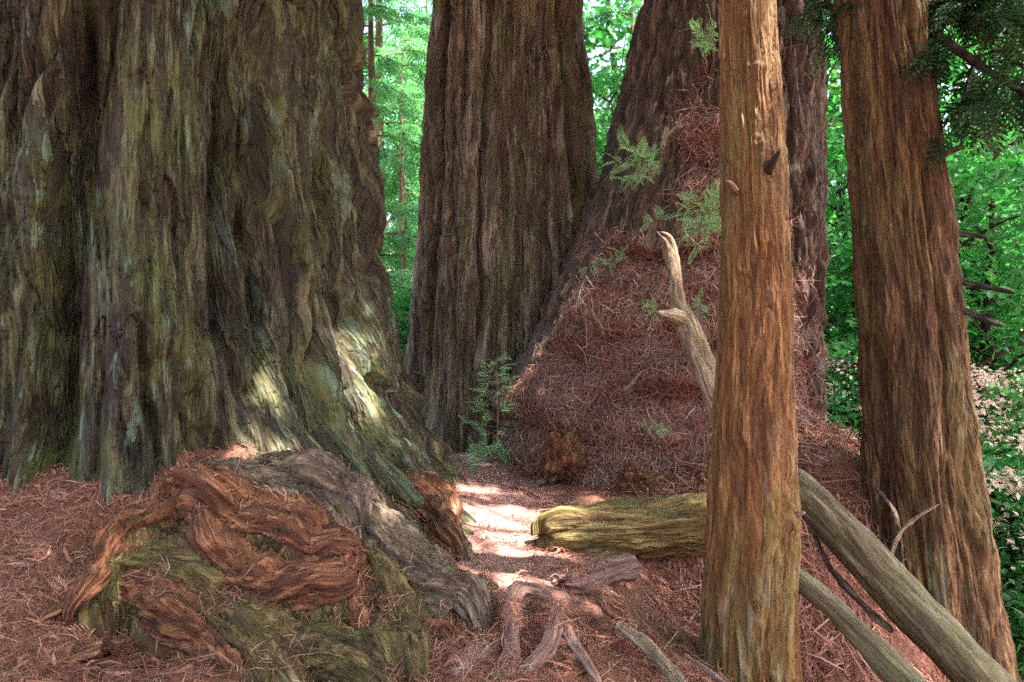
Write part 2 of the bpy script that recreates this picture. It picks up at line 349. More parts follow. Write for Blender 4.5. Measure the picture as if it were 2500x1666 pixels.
def trunk(z_dense, nz, z_top, cen, prof, dense, nphi, mods, bk, seed=1, extra=None, ref_r=None, dense_frac=0.82):
    """cen(z)->(cx,cy) arrays; prof(phi,z)->radius; phi 0 faces the camera, + is to the right"""
    zs = np.concatenate([np.linspace(z_dense[0], z_dense[1], nz), np.linspace(z_dense[1], z_top, 14)[1:]])
    nd = int(nphi * dense_frac); lo, hi = np.radians(dense)
    phi = np.concatenate([np.linspace(lo, hi, nd, endpoint=False), np.linspace(hi, lo + 2 * np.pi, nphi - nd, endpoint=False)])
    PH, ZZ = np.meshgrid(phi, zs); ph = PH.ravel(); z = ZZ.ravel()
    cx, cy = cen(z); c0 = cen(np.array([1.5])); d0 = math.hypot(c0[0][0], c0[1][0])
    u = np.array((-c0[0][0] / d0, -c0[1][0] / d0)); e = np.array((-u[1], u[0]))
    dx = np.cos(ph) * u[0] + np.sin(ph) * e[0]; dy = np.cos(ph) * u[1] + np.sin(ph) * e[1]
    r = prof(ph, z)
    rr = ref_r or float(np.mean(r))
    R = np.stack([dx * rr, dy * rr, z], 1).astype(np.float32)
    if extra is not None: r = r + extra(ph, z, R)
    d = bark(R, seed, **bk)
    far = sstep(z_dense[1] + 0.5, z_dense[1], z)
    hg = np.clip(0.5 + d / (4 * bk.get('deep', 0.05)), 0, 1)
    if mods is not None: d, at = mods(ph, z, R, d)
    else: at = {}
    r = r + d * (0.3 + 0.7 * far)
    V = np.stack([cx + dx * r, cy + dy * r, z], 1)
    at.update({'bk': R, 'hgt': hg})
    return V, grid_faces(len(zs), nphi, True), at

def bump_phi(ph, c, w):
    d = (ph - math.radians(c) + np.pi) % (2 * np.pi) - np.pi
    return np.exp(-(d / math.radians(w)) ** 2)

# ------------------------------------------------------------------ giant redwood on the left
AC = (-3.85, 6.78)
tree_a = empty('giant_redwood', (AC[0], AC[1], 0.6))
tag(tree_a, 'massive fluted redwood filling the left side, gnarled roots spilling from its base', 'tree')
def a_prof(ph, z):
    base = np.interp(z, [-0.6, 0, 0.5, 1.0, 2.3, 3.8, 5, 30], [2.86, 2.72, 2.56, 2.44, 2.32, 2.22, 2.18, 1.6])
    right = bump_phi(ph, 62, 36) * np.interp(z, [-0.6, 0.05, 0.5, 1.0, 2.3, 3.8, 5], [0.62, 0.52, 0.40, 0.26, 0.14, 0.04, 0.02])
    foot = bump_phi(ph, 35, 7.5) * np.interp(z, [-0.6, 0.0, 0.33, 0.9, 1.6], [0.95, 0.84, 0.44, 0.18, 0.0])
    return base + right + foot
def a_extra(ph, z, R):
    dr = N(z * 0.5, 0, 0, 40) * 5
    def fl(c, w, amp, z0, z1, tilt=0.0, zc=2.0, soft=0.5):
        cc = np.radians(c + tilt * (z - zc) + dr * 0.5)
        d = (ph - cc + np.pi) % (2 * np.pi) - np.pi
        return 1.05 * amp * np.exp(-np.abs(d / math.radians(w)) ** 1.6) * sstep(z0 - soft, z0 + soft, z) * sstep(z1 + soft, z1 - soft, z)
    o = fl(-7.5, 3.0, -0.42, 0.6, 3.6, 0.6) + fl(-13, 3.0, 0.15, -1, 9) + fl(-22, 5, -0.2, -1, 9)
    o += fl(5, 5.5, 0.28, 1.5, 9, -0.8) + fl(2, 5.5, 0.30, -1, 2.0, 3.2, 1.6) + fl(11, 4.5, 0.22, -1, 1.7, -4.5, 1.6)
    o += fl(16.5, 2.4, -0.26, 1.7, 9, 0.4) + fl(19.5, 1.3, 0.16, 1.2, 9, 0.3) + fl(22, 2.2, -0.24, 1.3, 9, -0.5)
    o += fl(30, 5.0, 0.20, -1, 9, -1.2) + fl(39, 2.5, -0.12, 1.5, 9) + fl(46, 3.0, 0.13, 1.0, 9, -1.5) + fl(53, 2.0, -0.15, 1.2, 9) + fl(60, 2.5, 0.12, 0.6, 9, -1.5)
    o += fl(67, 2.0, -0.16, 0.8, 9, -1.0) + fl(76, 4, 0.10, 0.4, 9)
    o += fl(22, 4, 0.18, -1, 1.2, -5.0, 1.0) + fl(14, 2.2, -0.16, -1, 1.0, -1.0, 1.0) + fl(34, 3.5, -0.16, -1, 1.3, 3, 1.0) + fl(43, 4, 0.15, -1, 1.2, -5, 1.0)
    o += 0.10 * N(R[:, 0] * 1.1, R[:, 1] * 1.1, z * 0.25, 21) + 0.09 * N(R[:, 0] * 2.4, R[:, 1] * 2.4, z * 0.5, 22)
    ang = np.arctan2(R[:, 1], R[:, 0]); lat = 0.25 * N(R[:, 0] * 0.8, R[:, 1] * 0.8, z * 0.5, 24)
    o += 0.13 * (strips(ang, 2 * np.pi * 2.3, R[:, 0], R[:, 1], z, lat, 0.38, 1.7, 9, 0.25 * N(R[:, 0] * 9, R[:, 1] * 9, z, 25)) - 0.4)
    toe = np.clip(0.25 + 1.5 * N(R[:, 0] * 1.5, R[:, 1] * 1.5, z * 0.35, 27), 0, 1)
    o += 0.30 * toe * np.exp(-np.maximum(z - 0.5, -0.1) / 0.40) * (1 - 0.85 * bump_phi(ph, 95, 32)) * (1 - 0.95 * bump_phi(ph, -4, 11))
    low = sstep(1.9, 0.4, z) * bump_phi(ph, 50, 35)
    o += low * (0.12 * N(R[:, 0] * 2.6, R[:, 1] * 2.6, z * 1.6, 23) + 0.05 * np.tanh(5 * N(R[:, 0] * 5, R[:, 1] * 5, z * 3.5, 26)))
    return o
cenA = lambda z: (np.full_like(z, AC[0]) + 0.0 * z, np.full_like(z, AC[1]))
V, F, at = trunk((-0.4, 5.0), 500, 26, cenA, a_prof, (-34, 98), 560, None, dict(s=0.95, deep=0.100, plate=0.036, fib=0.014, stretch=9, crack=0.016, sw=0.12, sl=0.9), 1, a_extra, 2.3, 0.90)
V -= np.array((AC[0], AC[1], 0.6))
o = obj('trunk', mesh_np('giant_trunk', V, F, at, [M['bark_giant']]), tree_a)

# ------------------------------------------------------------------ tubes: roots, logs, branches
def tube(pts, n_len, n_ring, bkp, seed, squash=1.0, rough=0.12, ends=(0.15, 0.15), flow=0.0, broken=None, sinew=0.0, sinew_n=7):
    """pts: rows of x, y, z, radius. Returns verts, faces, attrs"""
    P = catmull(np.asarray(pts, float), n_len)
    C = P[:, :3]; r = np.maximum(P[:, 3], 0.002)
    T = np.gradient(C, axis=0); T /= np.linalg.norm(T, axis=1)[:, None]
    up = np.array((0.1, -0.5, 0.85)); n = up - T[0] * (up @ T[0]); n /= np.linalg.norm(n)
    Ns = np.zeros_like(C); Ns[0] = n
    for i in range(1, len(C)):
        n = n - T[i] * (n @ T[i]); n /= np.linalg.norm(n); Ns[i] = n
    B = np.cross(T, Ns)
    L = np.concatenate([[0], np.cumsum(np.linalg.norm(np.diff(C, axis=0), axis=1))])
    a = np.linspace(0, 2 * np.pi, n_ring, endpoint=False)
    AA, LL = np.meshgrid(a, L); aa = AA.ravel(); ll = LL.ravel()
    rm = float(np.mean(r)); rr = np.repeat(r, n_ring)
    tw = flow * ll
    R = np.stack([np.cos(aa + tw) * rm, np.sin(aa + tw) * rm, ll], 1).astype(np.float32)
    rad = rr * (1 + 0.6 * rough * np.abs(N(R[:, 0] * 2.2 / rm, R[:, 1] * 2.2 / rm, ll * 0.16 / rm, seed + 5)) + rough * (N(R[:, 0] * 0.55 / rm, R[:, 1] * 0.55 / rm, ll * 0.22 / rm, seed) + 0.5 * N(R[:, 0] * 1.2 / rm, R[:, 1] * 1.2 / rm, ll * 0.5 / rm, seed + 2)) * 1.6)
    if sinew:
        ph_ = sinew_n * (aa + tw) / 2 + 2.2 * N(R[:, 0] * 0.8 / rm, R[:, 1] * 0.8 / rm, ll * 0.25 / rm, seed + 8)
        rad = rad * (1 + sinew * (np.abs(np.sin(ph_)) ** 0.7 - 0.6))
    d = bark(R, seed, **bkp)
    rad = np.maximum(rad + d * np.minimum(1, rr / rm), 0.15 * rr)
    tt = ll / L[-1]
    if ends[0]: rad = rad * np.sqrt(np.clip(tt / ends[0] * (1.0) + 0.02, 0, 1))
    if ends[1]: rad = rad * np.sqrt(np.clip((1 - tt) / ends[1] + 0.02, 0, 1))
    ca, sa = np.cos(aa), np.sin(aa)
    i = np.repeat(np.arange(n_len), n_ring)
    V = C[i] + Ns[i] * (ca * rad * squash)[:, None] + B[i] * (sa * rad)[:, None]
    if broken is not None:                       # jagged splintered end(s)
        for end, amp in broken:
            w = np.exp(-((tt - end) * L[-1] / (amp * 0.8)) ** 2)
            V += T[i] * (w * amp * (N(np.cos(aa) * 2.2, np.sin(aa) * 2.2, 0, seed + 3) * 1.3 + 0.8 * N(np.cos(aa) * 6, np.sin(aa) * 6, 0, seed + 4)))[:, None]
    F = grid_faces(n_len, n_ring, True)
    # end caps: recessed centre vertex fans (as degenerate quads -> keep quads by doubling centre)
    caps = []; nv = len(V); extraV = []; extraR = []
    for k, (row, sgn) in enumerate(((0, 1), (n_len - 1, -1))):
        ring = np.arange(n_ring) + row * n_ring
        cen = V[ring].mean(0) + T[row] * sgn * 0.25 * r[row]
        inner = cen + (V[ring] - cen) * 0.45 + T[row] * sgn * 0.10 * r[row] * rng.normal(size=(n_ring, 1))
        b0 = nv + len(extraV) and nv + sum(len(q) for q in extraV)
        extraV.append(inner); extraR.append(R[ring] * np.array((0.5, 0.5, 1)))
        b1 = b0 + n_ring
        extraV.append(cen[None]); extraR.append(np.array([[0, 0, L[row]]]))
        j = np.arange(n_ring); j2 = (j + 1) % n_ring
        if sgn > 0: caps.append(np.stack([ring[j2], ring[j], b0 + j, b0 + j2], 1))
        else: caps.append(np.stack([ring[j], ring[j2], b0 + j2, b0 + j], 1))
        je = np.arange(0, n_ring, 2); j1 = (je + 1) % n_ring; j3 = (je + 2) % n_ring
        q = np.stack([b0 + je, b0 + j1, b0 + j3, np.full(len(je), b1)], 1)
        caps.append(q[:, ::-1] if sgn > 0 else q)
    V2 = np.vstack([V] + extraV); R2 = np.vstack([R] + extraR)
    hg = np.clip(0.5 + d / (4 * bkp.get('deep', 0.05)), 0, 1)
    hg = np.concatenate([hg, np.full(len(V2) - len(V), 0.5)])
    return V2, np.vstack([F] + caps), {'bk': R2, 'hgt': hg}

def tube_obj(name, pts, mat, parent=None, n_len=120, n_ring=40, seed=1, bkp=None, label=None, cat=None, group=None, **kw):
    bkp = bkp or dict(s=2.2, deep=0.016, plate=0.010, fib=0.004, stretch=7, crack=0.006)
    V, F, at = tube(pts, n_len, n_ring, bkp, seed, **kw)
    if parent is None:
        org = np.array((V[:, 0].mean(), V[:, 1].mean(), V[:, 2].min()))
    else:
        org = np.array(parent.location)
    me = mesh_np(name, V - org, F, at, [M[mat]])
    o = obj(name, me, parent, None if parent is not None else org)
    return tag(o, label, cat, group)

def pp(rows, rpx=True, dz=0.0):
    """rows (px, py, depth, radius in px) -> world rows"""
    out = []
    for px, py, d, r in rows:
        p = W(px, py, d); out.append((p[0], p[1], p[2] + dz, r / FPX * d if rpx else r))
    return out

RB = dict(s=2.3, deep=0.024, plate=0.022, fib=0.008, stretch=5, crack=0.022, sl=0.6)
roots = [
    # pixel path, material, label
    ([(560, 1165, 4.85, 26), (640, 1150, 4.65, 32), (720, 1138, 4.5, 38), (800, 1165, 4.38, 42), (850, 1230, 4.25, 40), (872, 1300, 4.15, 36), (882, 1370, 4.05, 26)], 'root_grey', 'grey root arching highest over the tangle'),
    ([(500, 1180, 4.75, 40), (580, 1190, 4.55, 46), (680, 1215, 4.38, 50), (780, 1255, 4.25, 50), (850, 1310, 4.15, 42), (885, 1385, 4.02, 30)], 'root_grey', None),
    ([(700, 1180, 4.5, 16), (760, 1180, 4.34, 22), (820, 1220, 4.25, 24), (848, 1280, 4.18, 18)], 'root_moss', None),
    ([(455, 1225, 4.3, 30), (490, 1185, 4.15, 46), (540, 1202, 4.05, 52), (590, 1252, 3.98, 50), (650, 1290, 3.92, 48), (700, 1338, 3.88, 50), (760, 1350, 3.86, 44), (830, 1350, 3.86, 38), (870, 1390, 3.95, 26)], 'root_red', 'bare orange-red root zigzagging across the tangle'),
    ([(520, 1180, 4.3, 30), (450, 1212, 4.14, 38), (380, 1262, 3.98, 36), (310, 1325, 3.82, 34), (250, 1390, 3.7, 30), (205, 1450, 3.58, 24), (170, 1500, 3.48, 14)], 'root_red', None),
    ([(480, 1240, 4.2, 22), (400, 1295, 4.08, 30), (330, 1350, 3.94, 30), (270, 1430, 3.78, 26), (220, 1490, 3.62, 16)], 'root_moss', None),
    ([(455, 1235, 4.2, 26), (500, 1290, 3.98, 50), (545, 1350, 3.86, 54), (610, 1410, 3.78, 56), (690, 1440, 3.74, 54), (770, 1440, 3.74, 48), (840, 1415, 3.78, 40), (880, 1370, 3.95, 26)], 'root_red', None),
    ([(440, 1300, 4.1, 26), (510, 1370, 3.92, 40), (590, 1452, 3.8, 46), (680, 1500, 3.74, 48), (770, 1500, 3.74, 44), (850, 1460, 3.78, 32), (885, 1415, 3.85, 20)], 'root_moss', None),
    ([(600, 1225, 4.2, 16), (640, 1300, 4.0, 26), (690, 1385, 3.9, 26), (750, 1402, 3.86, 26), (820, 1390, 3.86, 20)], 'root_moss', None),
    ([(250, 1530, 3.58, 34), (262, 1455, 3.72, 42), (325, 1395, 3.84, 44), (405, 1374, 3.86, 46), (478, 1408, 3.80, 48), (540, 1475, 3.70, 52), (602, 1550, 3.56, 56), (672, 1628, 3.40, 54), (730, 1710, 3.22, 44)], 'root_moss', 'green mossy root arching over a dark hollow'),
    ([(320, 1430, 3.78, 26), (380, 1462, 3.72, 44), (450, 1520, 3.6, 50), (510, 1580, 3.48, 46), (570, 1650, 3.34, 34)], 'root_red', None),
    ([(470, 1440, 3.72, 24), (540, 1520, 3.6, 44), (600, 1600, 3.46, 46), (650, 1690, 3.3, 40)], 'root_moss', None),
    ([(880, 1290, 4.2, 30), (878, 1370, 4.02, 44), (880, 1450, 3.86, 50), (890, 1530, 3.72, 48), (880, 1610, 3.58, 40), (850, 1690, 3.42, 30)], 'root_red', None),
    ([(840, 1400, 3.92, 20), (818, 1490, 3.74, 28), (815, 1560, 3.62, 30), (850, 1620, 3.5, 34), (900, 1690, 3.36, 40)], 'root_moss', None),
    ([(900, 1330, 4.18, 26), (935, 1430, 3.95, 56), (975, 1520, 3.75, 84), (1000, 1610, 3.55, 92), (1010, 1720, 3.3, 80)], 'root_moss', None),
    ([(660, 1480, 3.75, 20), (700, 1560, 3.62, 34), (760, 1620, 3.5, 36), (820, 1690, 3.35, 34)], 'root_grey', None),
    ([(870, 1240, 4.4, 34), (930, 1310, 4.2, 46), (1000, 1378, 4.02, 52), (1065, 1438, 3.86, 52), (1120, 1482, 3.74, 44), (1165, 1500, 3.68, 30)], 'root_grey', 'pale thick root slanting down to the path'),
    ([(905, 1330, 4.25, 20), (980, 1420, 4.0, 34), (1060, 1480, 3.85, 44), (1130, 1510, 3.74, 36)], 'root_moss', None),
    ([(880, 1040, 6.4, 40), (925, 1095, 6.2, 46), (970, 1155, 6.0, 46), (1020, 1212, 5.58, 48), (1066, 1262, 5.20, 46), (1102, 1308, 5.0, 38), (1120, 1352, 4.86, 20)], 'root_red', 'rounded orange root shoulder at the edge of the path'),
    ([(1110, 1310, 4.95, 12), (1135, 1362, 4.8, 15), (1165, 1400, 4.68, 12), (1180, 1420, 4.6, 6)], 'root_grey', None),
    ([(1040, 1560, 3.62, 40), (1090, 1565, 3.55, 34), (1120, 1580, 3.5, 18)], 'root_red', None),
    ([(420, 1330, 4.35, 60), (520, 1380, 4.25, 90), (640, 1430, 4.18, 100), (760, 1450, 4.14, 100), (850, 1460, 4.12, 80), (920, 1500, 3.98, 60)], 'root_moss', None),
    ([(560, 1230, 4.5, 60), (660, 1280, 4.4, 80), (780, 1320, 4.3, 80), (860, 1370, 4.2, 70), (950, 1450, 4.0, 60)], 'root_grey', None),
    ([(520, 1560, 3.65, 50), (640, 1580, 3.6, 70), (760, 1600, 3.55, 70), (880, 1640, 3.45, 60), (960, 1720, 3.3, 50)], 'root_moss', None),
]
# thin side roots winding over the thick ones
roots += [
    ([(300, 1300, 4.05, 10), (380, 1285, 4.0, 12), (450, 1250, 4.1, 12), (520, 1250, 4.05, 8)], 'root_red', None),
    ([(600, 1215, 4.2, 9), (650, 1255, 4.05, 12), (720, 1295, 3.95, 12), (790, 1318, 3.92, 10), (850, 1340, 3.9, 7)], 'root_red', None),
    ([(700, 1490, 3.62, 9), (770, 1470, 3.66, 12), (830, 1440, 3.74, 12), (868, 1390, 3.84, 8)], 'root_red', None),
    ([(835, 1440, 3.75, 9), (805, 1500, 3.64, 12), (800, 1570, 3.52, 11), (830, 1630, 3.4, 12), (900, 1680, 3.3, 10)], 'root_grey', None),
    ([(920, 1400, 3.98, 9), (930, 1470, 3.8, 13), (915, 1550, 3.62, 14), (925, 1640, 3.42, 12)], 'root_red', None),
    ([(560, 1330, 3.95, 9), (600, 1380, 3.82, 12), (670, 1400, 3.78, 11), (740, 1392, 3.8, 8)], 'root_moss', None),
    ([(420, 1400, 3.76, 8), (480, 1450, 3.66, 12), (530, 1530, 3.52, 12), (560, 1600, 3.4, 9)], 'root_moss', None),
    ([(1000, 1300, 4.6, 10), (1060, 1350, 4.45, 14), (1110, 1400, 4.3, 13), (1150, 1440, 4.2, 8)], 'root_grey', None),
]
root_paths = []
for k, (rows, mat, lab) in enumerate(roots):
    L = sum(math.dist(rows[i][:2], rows[i + 1][:2]) for i in range(len(rows) - 1))
    rmax = max(r[3] for r in rows)
    wr = np.array(pp(rows)); wr[:, 3] *= 1.14 * np.random.default_rng(700 + k).uniform(0.78, 1.25, len(wr))
    wr[1:-1, :3] += np.random.default_rng(900 + k).normal(size=(len(wr) - 2, 3)) * 0.022
    e0 = wr[0] + (wr[0] - wr[1]) * 0.5; e0[1] += 0.15; e0[2] -= 0.20; e1 = wr[-1] + (wr[-1] - wr[-2]) * 0.6; e1[2] -= 0.16; e0[3] = wr[0][3] * 0.8; e1[3] = wr[-1][3] * 0.6
    wr = np.vstack([e0, wr, e1])
    tube_obj('root', wr, mat, tree_a, n_len=int(max(40, L / 4.2)), n_ring=int(max(20, min(72, rmax * 1.25))), seed=50 + 7 * k, bkp=RB,
             label=lab, rough=0.34, ends=(0.04, 0.06), flow=0.9, sinew=0.13, sinew_n=6 + k % 4)
    root_paths.append(wr)

# the roots are fused: a woody web fills the hollows between them
def root_web():
    S, Lg, Id = [], [], []
    for k, wr in enumerate(root_paths):
        if wr[:, 0].max() > -0.15: continue
        c = catmull(wr, 46); S.append(c); Lg.append(np.concatenate([[0], np.cumsum(np.linalg.norm(np.diff(c[:, :3], axis=0), axis=1))])); Id.append(np.full(46, k))
    S = np.vstack(S); Lg = np.concatenate(Lg); Id = np.concatenate(Id)
    st = 0.016; xs = np.arange(-2.75, -0.1, st); ys = np.arange(2.75, 5.0, st); X, Y = np.meshgrid(xs, ys); X = X.ravel(); Y = Y.ravel()
    G = ground_h(X, Y, False); H = G - 0.12; near = np.full(len(X), 9.0); nid = np.zeros(len(X)); nl = np.zeros(len(X)); nlat = np.zeros(len(X))
    for q in range(len(S)):
        dx = X - S[q, 0]; dy = Y - S[q, 1]; d2 = dx * dx + dy * dy; r = S[q, 3]
        H = np.maximum(H, np.where(d2 < r * r, S[q, 2] + np.sqrt(np.maximum(r * r - d2, 0)) * 0.6, -9))
        e = np.sqrt(d2) / r; b = e < near; near[b] = e[b]; nid[b] = Id[q]; nl[b] = Lg[q]; nlat[b] = (dx + dy)[b] * 0.7
    Hm = H.reshape(len(ys), len(xs)); k = np.exp(-np.linspace(-2.2, 2.2, 13) ** 2 / 1.2); k /= k.sum()
    for _ in range(2):
        Hm = np.apply_along_axis(lambda v: np.convolve(np.pad(v, 6, mode='edge'), k, 'valid'), 0, Hm); Hm = np.apply_along_axis(lambda v: np.convolve(np.pad(v, 6, mode='edge'), k, 'valid'), 1, Hm)
    Hb = Hm.ravel() - 0.032
    bkc = np.stack([nlat, nid * 0.37, nl], 1)
    Hb = Hb + 0.035 * np.minimum(np.abs(N(X * 7, Y * 7, nl * 1.5, 44)) * 3, 1) ** 0.6 + 0.02 * N(X * 22, Y * 22, nl * 4, 45) - 0.02
    V = np.stack([X, Y, Hb], 1); F = grid_faces(len(ys), len(xs), False)
    ok = (Hb > G - 0.03)[F].any(1); F = F[ok]; u = np.unique(F); mp = np.zeros(len(V), np.int64); mp[u] = np.arange(len(u))
    me = mesh_np('root_web', V[u] - np.array(tree_a.location), mp[F], {'bk': bkc[u], 'hgt': np.full(len(u), 0.5)}, [M['root_moss']])
    return obj('root_web', me, tree_a)
root_web()

# ------------------------------------------------------------------ redwood in the middle distance
BC = (-0.10, 10.6)
tree_b = empty('grey_redwood', (BC[0], BC[1], 0))
tag(tree_b, 'tall grey-brown redwood with long vertical ridges standing at the end of the path', 'tree')
def b_prof(ph, z):
    base = np.interp(z, [-0.5, 0, 0.6, 1.5, 3, 5, 7, 30], [1.72, 1.60, 1.50, 1.44, 1.36, 1.24, 1.10, 0.8])
    return base
def b_extra(ph, z, R):
    o = 0.0
    for c, w, amp, tilt in ((-62, 5, 0.10, 1), (-48, 3, -0.18, 1), (-38, 4, 0.08, .5), (-24, 3, 0.06, .6), (-17, 2.5, -0.09, .5), (-8, 4, 0.06, 0), (10, 3, -0.08, 0), (22, 4, 0.05, -.3), (37, 2.2, 0.14, -1), (43, 3, -0.18, -1), (52, 2.2, 0.16, -1), (58, 3, -0.18, -1), (68, 3, 0.14, -1), (77, 4, -0.14, -1)):
        cc = np.radians(c + tilt * (z - 3) + 3 * N(z * 0.5, 0, 0, 61 + int(c)))
        d = (ph - cc + np.pi) % (2 * np.pi) - np.pi
        o = o + 1.3 * amp * np.exp(-np.abs(d / math.radians(w)) ** 1.3) * sstep(0.3, 2.2, z + 0.6 * N(c, z * 0.2, 0, 3))
    return o + 0.10 * N(R[:, 0] * 1.3, R[:, 1] * 1.3, z * 0.3, 31) + 0.05 * N(R[:, 0] * 3.5, R[:, 1] * 3.5, z * 0.6, 32)
cenB = lambda z: (BC[0] + 0.0 * z, BC[1] + 0 * z)
V, F, at = trunk((-0.3, 6.9), 320, 28, cenB, b_prof, (-96, 96), 290, None, dict(s=0.85, deep=0.055, plate=0.022, fib=0.010, stretch=11, crack=0.006, sl=1.4), 201, b_extra, 1.35, 0.88)
V -= np.array((BC[0], BC[1], 0))
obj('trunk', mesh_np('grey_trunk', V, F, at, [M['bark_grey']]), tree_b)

# ------------------------------------------------------------------ redwood buried in duff
CC = (2.75, 8.5)
tree_c = empty('mounded_redwood', (CC[0], CC[1], 0))
tag(tree_c, 'broad leaning redwood with its base buried in a steep heap of red needle duff', 'tree')
def c_prof(ph, z):
    a = np.degrees((ph + np.pi) % (2 * np.pi) - np.pi)
    # phi -90 is the left flank, 0 faces the camera, 90 the right flank
    zt = [-0.6, 0.0, 0.65, 1.2, 1.92, 2.6, 3.7, 5.75, 8, 30]
    left = np.interp(z, zt, [3.32, 3.12, 2.92, 2.66, 2.32, 2.00, 1.60, 1.06, 0.95, 0.8])
    front = np.interp(z, zt, [2.0, 1.88, 1.70, 1.58, 1.45, 1.35, 1.2, 1.0, 0.95, 0.8])
    right = np.interp(z, zt, [1.20, 1.12, 1.06, 1.04, 1.03, 1.03, 1.02, 1.0, 0.95, 0.8])
    wl = np.clip(np.cos(np.radians(a + 82)), 0, 1) ** 1.5
    wr = np.clip(np.cos(np.radians(a - 80)), 0, 1) ** 1.2
    wf = np.clip(1 - wl - wr, 0, 1)
    return (left * wl + right * wr + front * wf) / (wl + wr + wf)
def c_duffmask(R, ph, z):
    n = 1.3 * N(R[:, 0] * 1.5, R[:, 1] * 1.5, z * 1.2, 71) + 0.6 * N(R[:, 0] * 4, R[:, 1] * 4, z * 3, 72)
    a = np.degrees((ph + np.pi) % (2 * np.pi) - np.pi)
    edge = np.interp(a, [-110, -75, -45, -20, 10, 40, 60, 90, 120], [0.7, 0.8, 1.9, 3.4, 4.2, 1.9, 0.3, 0.0, 0.0])
    return sstep(edge + 0.7, edge - 0.5, z + 1.5 * n)
def c_mods(ph, z, R, d):
    m = c_duffmask(R, ph, z)
    x, y = R[:, 0], R[:, 1]
    side = 1 - 0.7 * bump_phi(ph, 85, 40)
    lump = 0.22 * side * N(x * 1.5, y * 1.5, z * 1.7, 73) + 0.20 * side * np.abs(N(x * 2.6, y * 2.6, z * 3.4, 74)) + 0.05 * N(x * 6, y * 6, z * 6, 75) + 0.03 * N(x * 14, y * 14, z * 12, 76)
    shelf = N(x * 1.0, y * 1.0, z * 2.2, 77)
    dd = d * (1 - m) + m * (lump - 0.13 + 0.16 * side * np.tanh(shelf * 5) * sstep(0.2, 0.9, z))
    return dd, {'duff': m}
cenC = lambda z: (CC[0] + 0 * z, CC[1] + 0 * z)
c_kw = dict(s=1.1, deep=0.055, plate=0.034, fib=0.010, stretch=4.5, crack=0.012)
CV, CF, at = trunk((-0.4, 5.9), 320, 28, cenC, c_prof, (-112, 100), 320, c_mods, c_kw, 301, lambda ph, z, R: 0.06 * N(R[:, 0] * 1.6, R[:, 1] * 1.6, z * 0.4, 78), 1.3, 0.88)
C_duff = at['duff']
obj('trunk', mesh_np('mounded_trunk', CV - np.array((CC[0], CC[1], 0)), CF, at, [M['bark_mound']]), tree_c)

# ------------------------------------------------------------------ slender orange trunk
def slim_tree(name, rows, mat, bkp, nz, nphi, ztop, seed, label, bulge=None, dense=(-95, 95)):
    """rows: (py, left px, right px) at depth d"""
    d = rows['d']; rr = rows['rows']
    z = np.array([CAM_H - (r[0] - 833) / FPX * d for r in rr])[::-1]
    cx = np.array([((r[1] + r[2]) / 2 - 1250) / FPX * d for r in rr])[::-1]
    rad = np.array([(r[2] - r[1]) / 2 / FPX * d for r in rr])[::-1]
    zz = np.append(z, ztop); cxx = np.append(cx, cx[-1] + (cx[-1] - cx[-3]) / (z[-1] - z[-3]) * (ztop - z[-1]) * 0.6); ra = np.append(rad, rad[-1] * 0.5)
    k = np.ones(9) / 9
    zf = np.linspace(zz[0], zz[-1], 600)
    sm = lambda v: np.convolve(np.pad(np.interp(zf, zz, v), 4, mode='edge'), k, 'valid')
    cxf, raf = sm(cxx), sm(ra) * (0.92 if d > 5 else 0.95)
    cen = lambda q: (np.interp(q, zf, cxf), d + 0 * q)
    t = empty(name, (float(np.interp(z[0], zf, cxf)), d, float(z[0])))
    tag(t, label, 'tree')
    V, F, at = trunk((z[0], z[-1] + 0.25), nz, ztop, cen, lambda ph, q: np.interp(q, zf, raf), dense, nphi, None, bkp, seed, bulge, float(np.mean(rad)), 0.85)
    obj('trunk', mesh_np(name + '_trunk', V - np.array(t.location), F, at, [M[mat]]), t)
    return t, cen
def s_bulge(ph, z, R):
    o = 0.018 * N(R[:, 0] * 6, R[:, 1] * 6, z * 0.8, 91)
    for c, zc, w, h, a in ((15, 2.58, 16, 0.08, 0.022), (-32, 2.45, 12, 0.06, 0.018), (22, 2.05, 14, 0.05, 0.014), (58, 0.48, 18, 0.05, 0.030), (-20, 1.9, 14, 0.05, 0.012), (5, 3.05, 30, 0.05, 0.012), (-5, 2.75, 40, 0.04, 0.012)):
        o = o + a * bump_phi(ph, c, w) * np.exp(-((z - zc) / h) ** 2) * (1 + 1.2 * N(R[:, 0] * 22, R[:, 1] * 22, z * 26, 92))
    return o
tree_s, cenS = slim_tree('slender_redwood', dict(d=4.0, rows=[(-60, 1757, 1888), (100, 1757, 1895), (300, 1758, 1910), (500, 1757, 1922), (700, 1752, 1932), (850, 1747, 1938), (1000, 1738, 1941), (1150, 1730, 1943), (1250, 1724, 1945), (1400, 1718, 1943), (1550, 1712, 1942), (1666, 1700, 1946), (1800, 1680, 1960)]),
    'bark_orange', dict(s=2.3, deep=0.011, plate=0.007, fib=0.0035, stretch=9, crack=0.006), 470, 180, 22, 401, 'slender straight redwood with orange-tan bark standing alone in the foreground', s_bulge)
